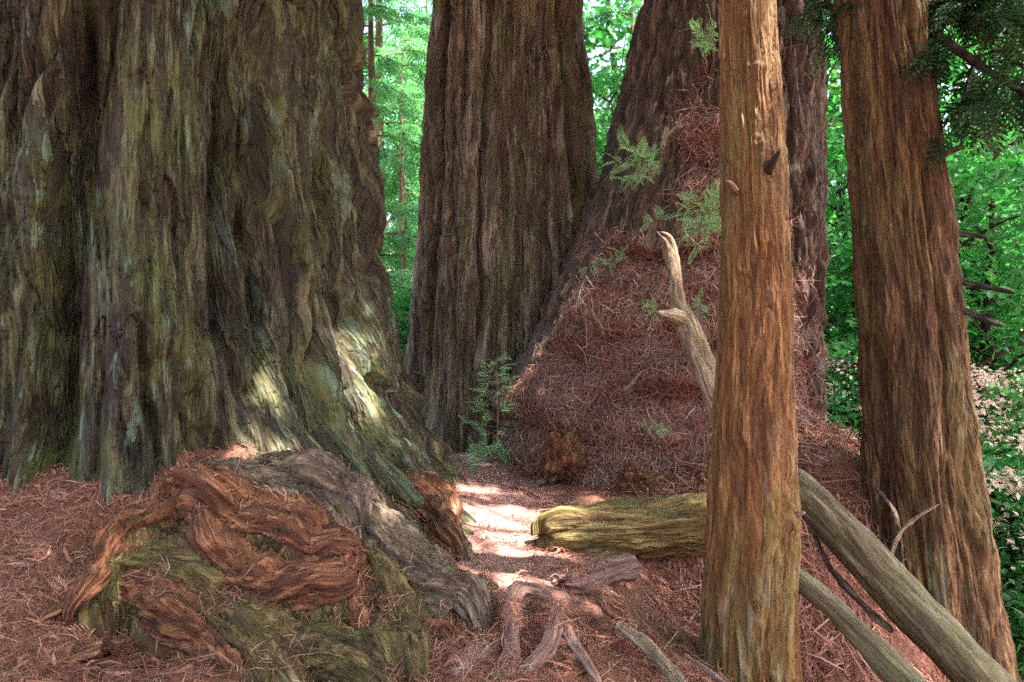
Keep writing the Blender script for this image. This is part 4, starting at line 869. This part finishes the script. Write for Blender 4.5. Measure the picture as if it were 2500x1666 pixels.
def plant(name, pr, px, d, rz, sc, label, cat, group, zoff=0.0):
    x = (px - 1250) / FPX * d; y = d
    t = empty(name, (x, y, float(ground_h(np.array([x]), np.array([y]))[0]) + zoff)); t.rotation_euler.z = rz; t.scale = (sc, sc, sc)
    tag(t, label, cat, group)
    a = obj('trunk' if cat == 'tree' else 'stem', pr[0], t); b = obj('crown', pr[1], t)
    return t
G1 = 'feathery conifers behind the path'; G2 = 'leafy trees beyond the right-hand redwoods'; G3 = 'undergrowth in the background'
bgl = [
    ('feathery_conifer', con1, 905, 13.5, 0.3, 1.0, 'feathery green conifer close behind the giant left redwood', 'tree', G1),
    ('feathery_conifer', con2, 985, 17, 1.9, 1.1, 'feathery green conifer seen through the gap left of the grey redwood', 'tree', G1),
    ('feathery_conifer', con1, 1040, 22, 4.0, 1.3, 'pale distant conifer just left of the grey redwood', 'tree', G1),
    ('feathery_conifer', con2, 860, 24, 5.0, 1.3, 'distant conifer half hidden by the giant left redwood', 'tree', G1),
    ('leafy_tree', bro1, 940, 30, 2.0, 1.5, 'far bright leafy tree in the gap left of the grey redwood', 'tree', G1),
    ('leafy_tree', bro1, 1490, 17, 0.4, 1.1, 'bright leafy tree in the gap between the grey and the leaning redwood', 'tree', G1),
    ('leafy_tree', bro2, 1560, 24, 2.4, 1.5, 'further leafy tree behind the leaning redwood', 'tree', G1),
    ('leafy_tree', bro2, 1420, 28, 3.1, 1.6, 'far leafy tree behind the right edge of the grey redwood', 'tree', G1),
    ('leafy_tree', bro1, 2040, 15, 0.9, 1.1, 'leafy tree in the slot between the leaning and the right redwood', 'tree', G2),
    ('feathery_conifer', con2, 2010, 20, 1.2, 1.2, 'conifer deep in the slot left of the right redwood', 'tree', G2),
    ('leafy_tree', bro2, 2090, 26, 3.9, 1.6, 'far leafy tree behind the right redwood', 'tree', G2),
    ('leafy_tree', bro1, 2430, 12.5, 2.2, 1.15, 'leafy tree with a dark trunk standing right of the right redwood', 'tree', G2),
    ('leafy_tree', bro2, 2330, 16, 1.0, 1.3, 'leafy tree just behind the right edge of the right redwood', 'tree', G2),
    ('leafy_tree', bro1, 2560, 18, 5.2, 1.4, 'leafy tree at the far right edge', 'tree', G2),
    ('feathery_conifer', con1, 2420, 24, 0.7, 1.6, 'tall conifer behind the leafy trees at far right', 'tree', G2),
    ('leafy_tree', bro2, 2700, 13, 4.1, 1.2, 'leafy tree reaching in from beyond the right edge', 'tree', G2),
    ('leafy_tree', bro1, 2250, 32, 3.3, 1.9, 'distant leafy tree behind the right redwood trunk', 'tree', G2),
    ('leafy_tree', bro1, 1010, 34, 5.5, 2.0, 'very far leafy tree low in the gap left of the grey redwood', 'tree', G1),
    ('feathery_conifer', con1, 930, 19, 2.7, 1.5, 'tall feathery conifer in the middle of the gap beside the giant redwood', 'tree', G1),
    ('leafy_tree', bro1, 1465, 22, 1.4, 2.0, 'tall leafy tree directly right of the grey redwood', 'tree', G1),
    ('leafy_tree', bro1, 2060, 20, 4.4, 2.0, 'tall leafy tree at the top of the slot between the redwoods', 'tree', G2),
    ('leafy_tree', bro2, 2380, 22, 0.2, 2.4, 'tall spreading leafy tree behind the dark boughs at right', 'tree', G2),
    ('sun_toned_shrub', pal, 2400, 8.6, 0.5, 1.75, 'bush right of the right redwood, sun glare painted into its pinkish leaf colour', 'shrub', G3, -0.9),
    ('sun_toned_shrub', pal, 2070, 11.5, 2.5, 1.55, 'bush at the bottom of the slot between the redwoods, sun glare painted into its leaves', 'shrub', G3),
    ('feathery_conifer', con2, 1545, 19, 2.9, 1.6, 'feathery conifer rising between the grey and the leaning redwood', 'tree', G1),
    ('leafy_tree', bro1, 2480, 20, 1.2, 2.1, 'tall leafy tree in the upper right corner', 'tree', G2),
    ('leafy_tree', bro2, 2350, 11, 2.9, 1.1, 'near leafy tree whose crown fills the view beside the dead branches', 'tree', G2),
    ('leafy_shrub', shr, 2440, 8.5, 0.5, 1.0, 'green shrub at the bottom right corner on the slope', 'shrub', G3),
    ('leafy_shrub', shr, 2490, 10.5, 2.5, 1.4, 'larger green shrub behind the corner shrub at right', 'shrub', G3),
    ('leafy_shrub', shr, 2380, 12.5, 3.5, 1.3, 'green shrub low behind the right redwood', 'shrub', G3),
    ('leafy_shrub', shr, 2050, 12, 1.5, 1.3, 'green shrub at the foot of the slot beside the right redwood', 'shrub', G3),
    ('leafy_shrub', shr, 960, 12.5, 0.2, 1.1, 'green shrub low behind the left redwood flank', 'shrub', G3),
    ('leafy_shrub', shr, 2560, 8.0, 4.5, 1.2, 'green shrub cut by the right edge of the frame', 'shrub', G3),
]
for a in bgl: plant(*a)

# dead brown sprays fallen on the duff
P, Nn = on_ground(1300, -4.2, 3.6, 2.7, 8.0, 211, litter_dens); P = np.vstack([P, HEAP_P[:1100]]); Nn = np.vstack([Nn, HEAP_N[:1100]]); m = len(P); rr_ = np.random.default_rng(212)
D = rr_.normal(size=(m, 3)); D -= Nn * np.sum(D * Nn, axis=1)[:, None]
V, F, rn = scatter(SPR, P + Nn * 0.02, rots(D, Nn + rr_.normal(size=(m, 3)) * 0.35, rr_), rr_.uniform(0.22, 0.42, m), np.clip(rr_.beta(3, 2, m), 0, 1))
tag(obj('dead_sprays', mesh_np('dead_sprays', V, F, {'rnd': rn}, [M['litter']], smooth=False)), 'dead brown needle sprays fallen on the duff', kind='stuff')
def slab(px, py, d, L, w, rz, tilt, label, sd):
    """a curved flake of red bark"""
    r = np.random.default_rng(sd); nu, nv = 22, 10; u, v = np.meshgrid(np.linspace(-1, 1, nu), np.linspace(-1, 1, nv)); u = u.ravel(); v = v.ravel()
    x = u * L / 2 * (1 - 0.12 * np.abs(N(v * 3, 0, 0, sd))) ; y = v * w / 2 * (1 + 0.3 * N(u * 2, v, 0, sd + 1)); z = 0.18 * w * (1 - v * v) + 0.03 * w * N(u * 5, v * 9, 0, sd + 2)
    top = np.stack([x, y, z + 0.012], 1); bot = np.stack([x, y, z - 0.012], 1); F = grid_faces(nv, nu, False); n0 = len(top)
    ring = np.concatenate([np.arange(nu), np.arange(1, nv) * nu + nu - 1, np.arange(nu - 2, -1, -1) + (nv - 1) * nu, np.arange(nv - 2, 0, -1) * nu]); r2 = np.roll(ring, -1)
    sides = np.stack([ring, ring + n0, r2 + n0, r2], 1)
    V = np.vstack([top, bot]); me = mesh_np('bark_piece', V, np.vstack([F, F[:, ::-1] + n0, sides]), {'bk': np.stack([V[:, 1], V[:, 2], V[:, 0]], 1), 'hgt': np.full(len(V), .5)}, [M['root_red']])
    p = W(px, py, d); o = obj('bark_piece', me, None, (p[0], p[1], float(ground_h(np.array([p[0]]), np.array([p[1]]))[0]) + 0.02)); o.rotation_euler = (tilt, -0.25, rz)
    return tag(o, label, 'bark')
slab(270, 1540, 3.42, 0.30, 0.10, -0.7, 0.4, 'long red bark slab in the duff at lower left', 1)
slab(200, 1590, 3.28, 0.20, 0.11, 0.3, 0.3, 'broad red bark flake left of the long bark slab', 2)
slab(335, 1600, 3.25, 0.16, 0.07, -1.0, 0.2, 'small red bark chip between the bark slab and the mossy root', 3)
slab(120, 1530, 3.45, 0.18, 0.06, 0.9, 0.3, 'narrow bark strip near the left edge of the frame', 4)
slab(1420, 1600, 3.3, 0.15, 0.05, 0.5, 0.2, 'bark chip right of the forked root', 5)

# ------------------------------------------------------------------ overhead boughs of the slender and the right redwood (they shade the clearing)
def canopy(sd, n, cx, cy, rad, z0, z1):
    r = np.random.default_rng(sd)
    a = r.uniform(0, 2 * np.pi, n); q = rad * np.sqrt(r.uniform(0, 1, n)); P = np.stack([cx + np.cos(a) * q, cy + np.sin(a) * q, r.uniform(z0, z1, n)], 1)
    cl = N(P[:, 0] * 0.35, P[:, 1] * 0.35, P[:, 2] * 0.2, sd) > -0.40
    keep = cl
    P = P[keep]; n = len(P)
    D = np.stack([P[:, 0] - cx, P[:, 1] - cy, np.zeros(n)], 1) + r.normal(size=(n, 3)) * 1.5; D[:, 2] = r.uniform(-0.8, 0.1, n)
    V, F, rr = scatter(SPR5, P, rots(D, np.array((0, 0, 1.0)) + r.normal(size=(n, 3)) * .3, r), r.uniform(2.2, 3.4, n), r.beta(2, 2, n))
    c = V[F].mean(1); ok = np.ones(len(c), bool)
    for (gx_, gy_, gz_, gr) in GAPS:             # openings in the foliage where the sun comes through
        t = (c[:, 2] - gz_) / SUN[2]; dx = c[:, 0] - SUN[0] * t - gx_; dy = c[:, 1] - SUN[1] * t - gy_
        ok &= ~(np.hypot(dx, dy) < gr * (1 + 0.6 * N(c[:, 0] * 1.8, c[:, 1] * 1.8, c[:, 2] * 0.5, 5)))
    F = F[ok]; used = np.unique(F); mp = np.zeros(len(V), np.int64); mp[used] = np.arange(len(used))
    V, rr, F = V[used], rr[used], mp[F]
    return V, F, {'rnd': rr}
GAPS = [(-0.20, 5.5, 0.0, 0.60), (0.02, 4.85, 0.0, 0.50), (0.12, 4.45, 0.0, 0.28), (-1.42, 5.75, 1.15, 0.42), (-1.80, 5.2, 1.0, 0.30), (-1.72, 4.78, 0.75, 0.32), (-1.35, 5.2, 0.6, 0.28), (-0.75, 4.2, 0.33, 0.18), (-0.45, 4.98, 0.2, 0.22), (-0.35, 6.6, 0.0, 0.28), (0.3, 5.3, 0.1, 0.25)]
for tr, cx, cy, rad, n, z0, z1, sd in ((tree_a, -3.5, 3.5, 6.5, 1500, 9, 14, 73), (tree_s, 3.0, 2.5, 7.5, 2300, 9.5, 14, 61), (tree_d, 5.5, 6.5, 8.5, 2600, 11, 17, 67)):
    V, F, at = canopy(sd, n, cx, cy, rad, z0, z1)
    obj('crown', mesh_np('overhead_crown', V - np.array(tr.location), F, at, [M['leaf_conifer']], smooth=False), tr)
    limbs = []
    for k in range(16):
        a = k * 2.4; zz = z0 + (z1 - z0) * k / 16; c = {tree_s: cenS, tree_d: cenD, tree_a: cenA}[tr](np.array([zz]))
        limbs.append([(c[0][0], c[1][0], zz, 0.05), ((c[0][0] + cx) / 2 + math.cos(a) * rad * .4, (c[1][0] + cy) / 2 + math.sin(a) * rad * .4, zz + .4, 0.035), (cx + math.cos(a) * rad * .85, cy + math.sin(a) * rad * .85, zz - .3, 0.01)])
    V, F, at = limb_mesh(limbs)
    obj('limbs', mesh_np('overhead_limbs', V - np.array(tr.location), F, at, [M['twig_dark']]), tr)

# bough of the right redwood, shade painted into its needles, hanging in at the top right
def bough(rows, n, sd, spread, mat, parent, drop=0.25):
    r = np.random.default_rng(sd); C = catmull(np.array(pp(rows)), 60)
    limbs = [[tuple(c) for c in C[::8]]]; P, D = [], []
    for k in range(26):
        i = r.integers(8, 60); b = C[i, :3]; d = r.normal(size=3) * np.array((1, 1, .25)); d[2] -= 0.35; d /= np.linalg.norm(d); L = spread * r.uniform(.4, 1)
        e = b + d * L; e[2] -= drop * L; limbs.append([(*b, .010), (*(b + d * L * .5), .007), (*e, .003)])
        for t in r.uniform(0.1, 1, n // 26): P.append(b + (e - b) * t); D.append(d + r.normal(size=3) * .6 + np.array((0, 0, -.3)))
    P = np.array(P); D = np.array(D); m = len(P)
    V, F, rr = scatter(SPR5, P, rots(D, np.array((0, 0, 1.0)) + r.normal(size=(m, 3)) * .4, r), r.uniform(.35, .75, m), r.beta(2, 2, m))
    lv, lf, la = limb_mesh(limbs); org = np.array(parent.location)
    b = obj('bough', mesh_np('bough', lv - org, lf, la, [M['twig_dark']]), parent)
    o = obj('needle_sprays', mesh_np('bough_needles', V - org, F, {'rnd': rr}, [M[mat]], smooth=False), b)
    return b
bough([(2245, 45, 5.9, 14), (2300, 95, 5.7, 12), (2380, 150, 5.5, 10), (2460, 205, 5.3, 7), (2540, 250, 5.1, 4)], 470, 21, 0.75, 'leaf_shade_tone', tree_d)
bough([(2240, 20, 5.9, 10), (2320, 5, 5.8, 9), (2420, -20, 5.7, 7), (2540, -30, 5.6, 4)], 420, 22, 0.6, 'leaf_shade_tone', tree_d)
bough([(2050, 60, 6.1, 7), (2030, 20, 6.3, 6), (2010, -10, 6.5, 5), (1990, -30, 6.7, 4)], 120, 23, 0.35, 'leaf_shade_tone', tree_d)

# unseen screen of sprays added behind the viewer to block frontal sky light
r = np.random.default_rng(301); n = 1150
a = r.uniform(math.pi * 0.98, math.pi * 2.02, n); q = r.uniform(6, 10, n); z = r.uniform(-1.5, 12.5, n)
P = np.stack([np.cos(a) * q, np.sin(a) * q + 0.5, z], 1); P = P[N(P[:, 0] * 0.4, P[:, 1] * 0.4, P[:, 2] * 0.3, 15) > -0.22]; n = len(P)
D = r.normal(size=(n, 3)); D[:, 2] = -0.4
V, F, rr = scatter(SPR5, P, rots(D, np.array((0, 0, 1.0)) + r.normal(size=(n, 3)) * .4, r), r.uniform(3.0, 4.4, n), r.beta(2, 2, n))
tag(obj('unseen_bough_screen', mesh_np('unseen_bough_screen', V, F, {'rnd': rr}, [M['leaf_shade_tone']], smooth=False)), 'unseen screen of conifer boughs added behind the viewer to block frontal light', kind='stuff')

# ------------------------------------------------------------------ sprouts and the sapling
def sprig_set(name, base, tips, label, cat='sprout', size=0.5, per=12, mat='leaf_sprout', sd=1):
    """a little plant: thin stems with needle sprays"""
    r = np.random.default_rng(sd); base = np.array(base); t = empty(name, tuple(base)); tag(t, label, cat, 'redwood sprouts')
    limbs = []; P, D = [], []
    for tip in tips:
        tip = np.array(tip); mid = (base + tip) / 2 + np.array((0, 0, 0.03)); limbs.append([(*base, .006), (*mid, .005), (*tip, .002)])
        for q in r.uniform(0.25, 1.02, per):
            p = base + (tip - base) * q + np.array((0, 0, .12)) * q * (1 - q); d = (tip - base) / np.linalg.norm(tip - base) * .6 + r.normal(size=3) * .7; P.append(p); D.append(d)
    P = np.array(P); D = np.array(D); m = len(P)
    V, F, rr = scatter(SPR, P, rots(D, np.array((0, -.5, .8)) + r.normal(size=(m, 3)) * .5, r), r.uniform(.6, 1.2, m) * size, r.beta(2, 2, m))
    lv, lf, la = limb_mesh(limbs, 5)
    obj('stems', mesh_np(name + '_stems', lv - base, lf, la, [M['twig']]), t)
    obj('needles', mesh_np(name + '_needles', V - base, F, {'rnd': rr}, [M[mat]], smooth=False), t)
    return t
d = 6.9
sprig_set('redwood_sprout', W(1790, 520, 6.6), [W(1665, 520, 6.5), W(1680, 490, 6.5), W(1690, 550, 6.4), W(1668, 590, 6.4), W(1700, 610, 6.4), W(1740, 480, 6.5)], 'green feathery redwood sprout against the slender trunk, left of it at mid height', size=.42, per=16, sd=1)
sprig_set('redwood_sprout', W(1590, 420, 7.0), [W(1510, 345, 6.9), W(1500, 395, 6.9), W(1530, 440, 6.8), W(1585, 385, 6.8), W(1545, 370, 6.8)], 'pale green sprout on the left edge of the leaning redwood', size=.42, per=12, sd=2)
sprig_set('redwood_sprout', W(1745, 110, 7.0), [W(1675, 68, 6.9), W(1712, 85, 6.9), W(1735, 50, 6.9), W(1690, 100, 6.8), W(1720, 120, 6.8)], 'small green sprout high on the leaning redwood beside the slender trunk', size=.36, per=9, sd=3)
sprig_set('redwood_sprout', W(1460, 660, 7.0), [W(1520, 618, 6.9), W(1500, 640, 6.9), W(1430, 655, 6.9)], 'sparse sprout lying across the duff left of the pale broken branch', size=.28, per=8, sd=4)
sprig_set('redwood_sprout', W(1590, 800, 6.6), [W(1575, 745, 6.6), W(1590, 740, 6.5), W(1600, 755, 6.5)], 'tiny sprout beside the stub of the pale broken branch', size=.24, per=6, sd=5)
sprig_set('redwood_sprout', W(1615, 560, 6.8), [W(1598, 515, 6.8), W(1615, 508, 6.8), W(1580, 545, 6.8)], 'tiny upright sprout above the tip of the pale broken branch', size=.24, per=6, sd=6)
sprig_set('redwood_sprout', W(1710, 800, 6.5), [W(1700, 735, 6.5), W(1712, 728, 6.5), W(1722, 760, 6.5)], 'thin sprout between the pale broken branch and the slender trunk', size=.24, per=6, sd=7)
sprig_set('redwood_sprout', W(1600, 1090, 6.6), [W(1570, 1040, 6.6), W(1600, 1020, 6.5), W(1620, 1050, 6.5)], 'dull green sprout low on the duff heap', size=.24, per=6, sd=8)
sprig_set('redwood_sprout', W(1200, 1130, 7.9), [W(1150, 1100, 7.8), W(1180, 1088, 7.7), W(1225, 1095, 7.7), W(1240, 1105, 7.7), W(1160, 1130, 7.7)], 'low bushy sprout at the foot of the sapling', size=.40, per=12, sd=9)

sap = empty('redwood_sapling', tuple(W(1212, 1110, 8.0))); tag(sap, 'young redwood sapling with bright tips standing between the path and the heap', 'sapling')
r = np.random.default_rng(33); base = W(1212, 1110, 8.0); top = W(1210, 878, 8.0); limbs = [[(*base, .012), (*((base + top) / 2 + np.array((.02, 0, 0))), .009), (*top, .003)]]; P, D, Rn = [], [], []
for k in range(30):
    q = 0.15 + 0.85 * (k + .5) / 30; b = base + (top - base) * q; a = k * 2.4; L = (0.40 * (1 - q) + 0.06) * r.uniform(.7, 1.1)
    dd = np.array((math.cos(a), math.sin(a) * .8, 0.25)); e = b + dd * L; limbs.append([(*b, .005), (*((b + e) / 2 + np.array((0, 0, .01))), .004), (*e, .002)])
    for t in np.linspace(.35, 1.0, 4): P.append(b + dd * L * t); D.append(dd + r.normal(size=3) * .35); Rn.append(np.clip(.15 + .75 * q + r.normal() * .12, 0, 1))
P = np.array(P); D = np.array(D); V, F, rr = scatter(SPR, P, rots(D, np.array((0, -.4, .9)) + r.normal(size=(len(P), 3)) * .2, r), r.uniform(.26, .40, len(P)), np.array(Rn))
lv, lf, la = limb_mesh(limbs, 6)
obj('stem', mesh_np('sapling_stem', lv - base, lf, la, [M['twig']]), sap)
obj('needles', mesh_np('sapling_needles', V - base, F, {'rnd': rr}, [M['leaf_sprout']], smooth=False), sap)
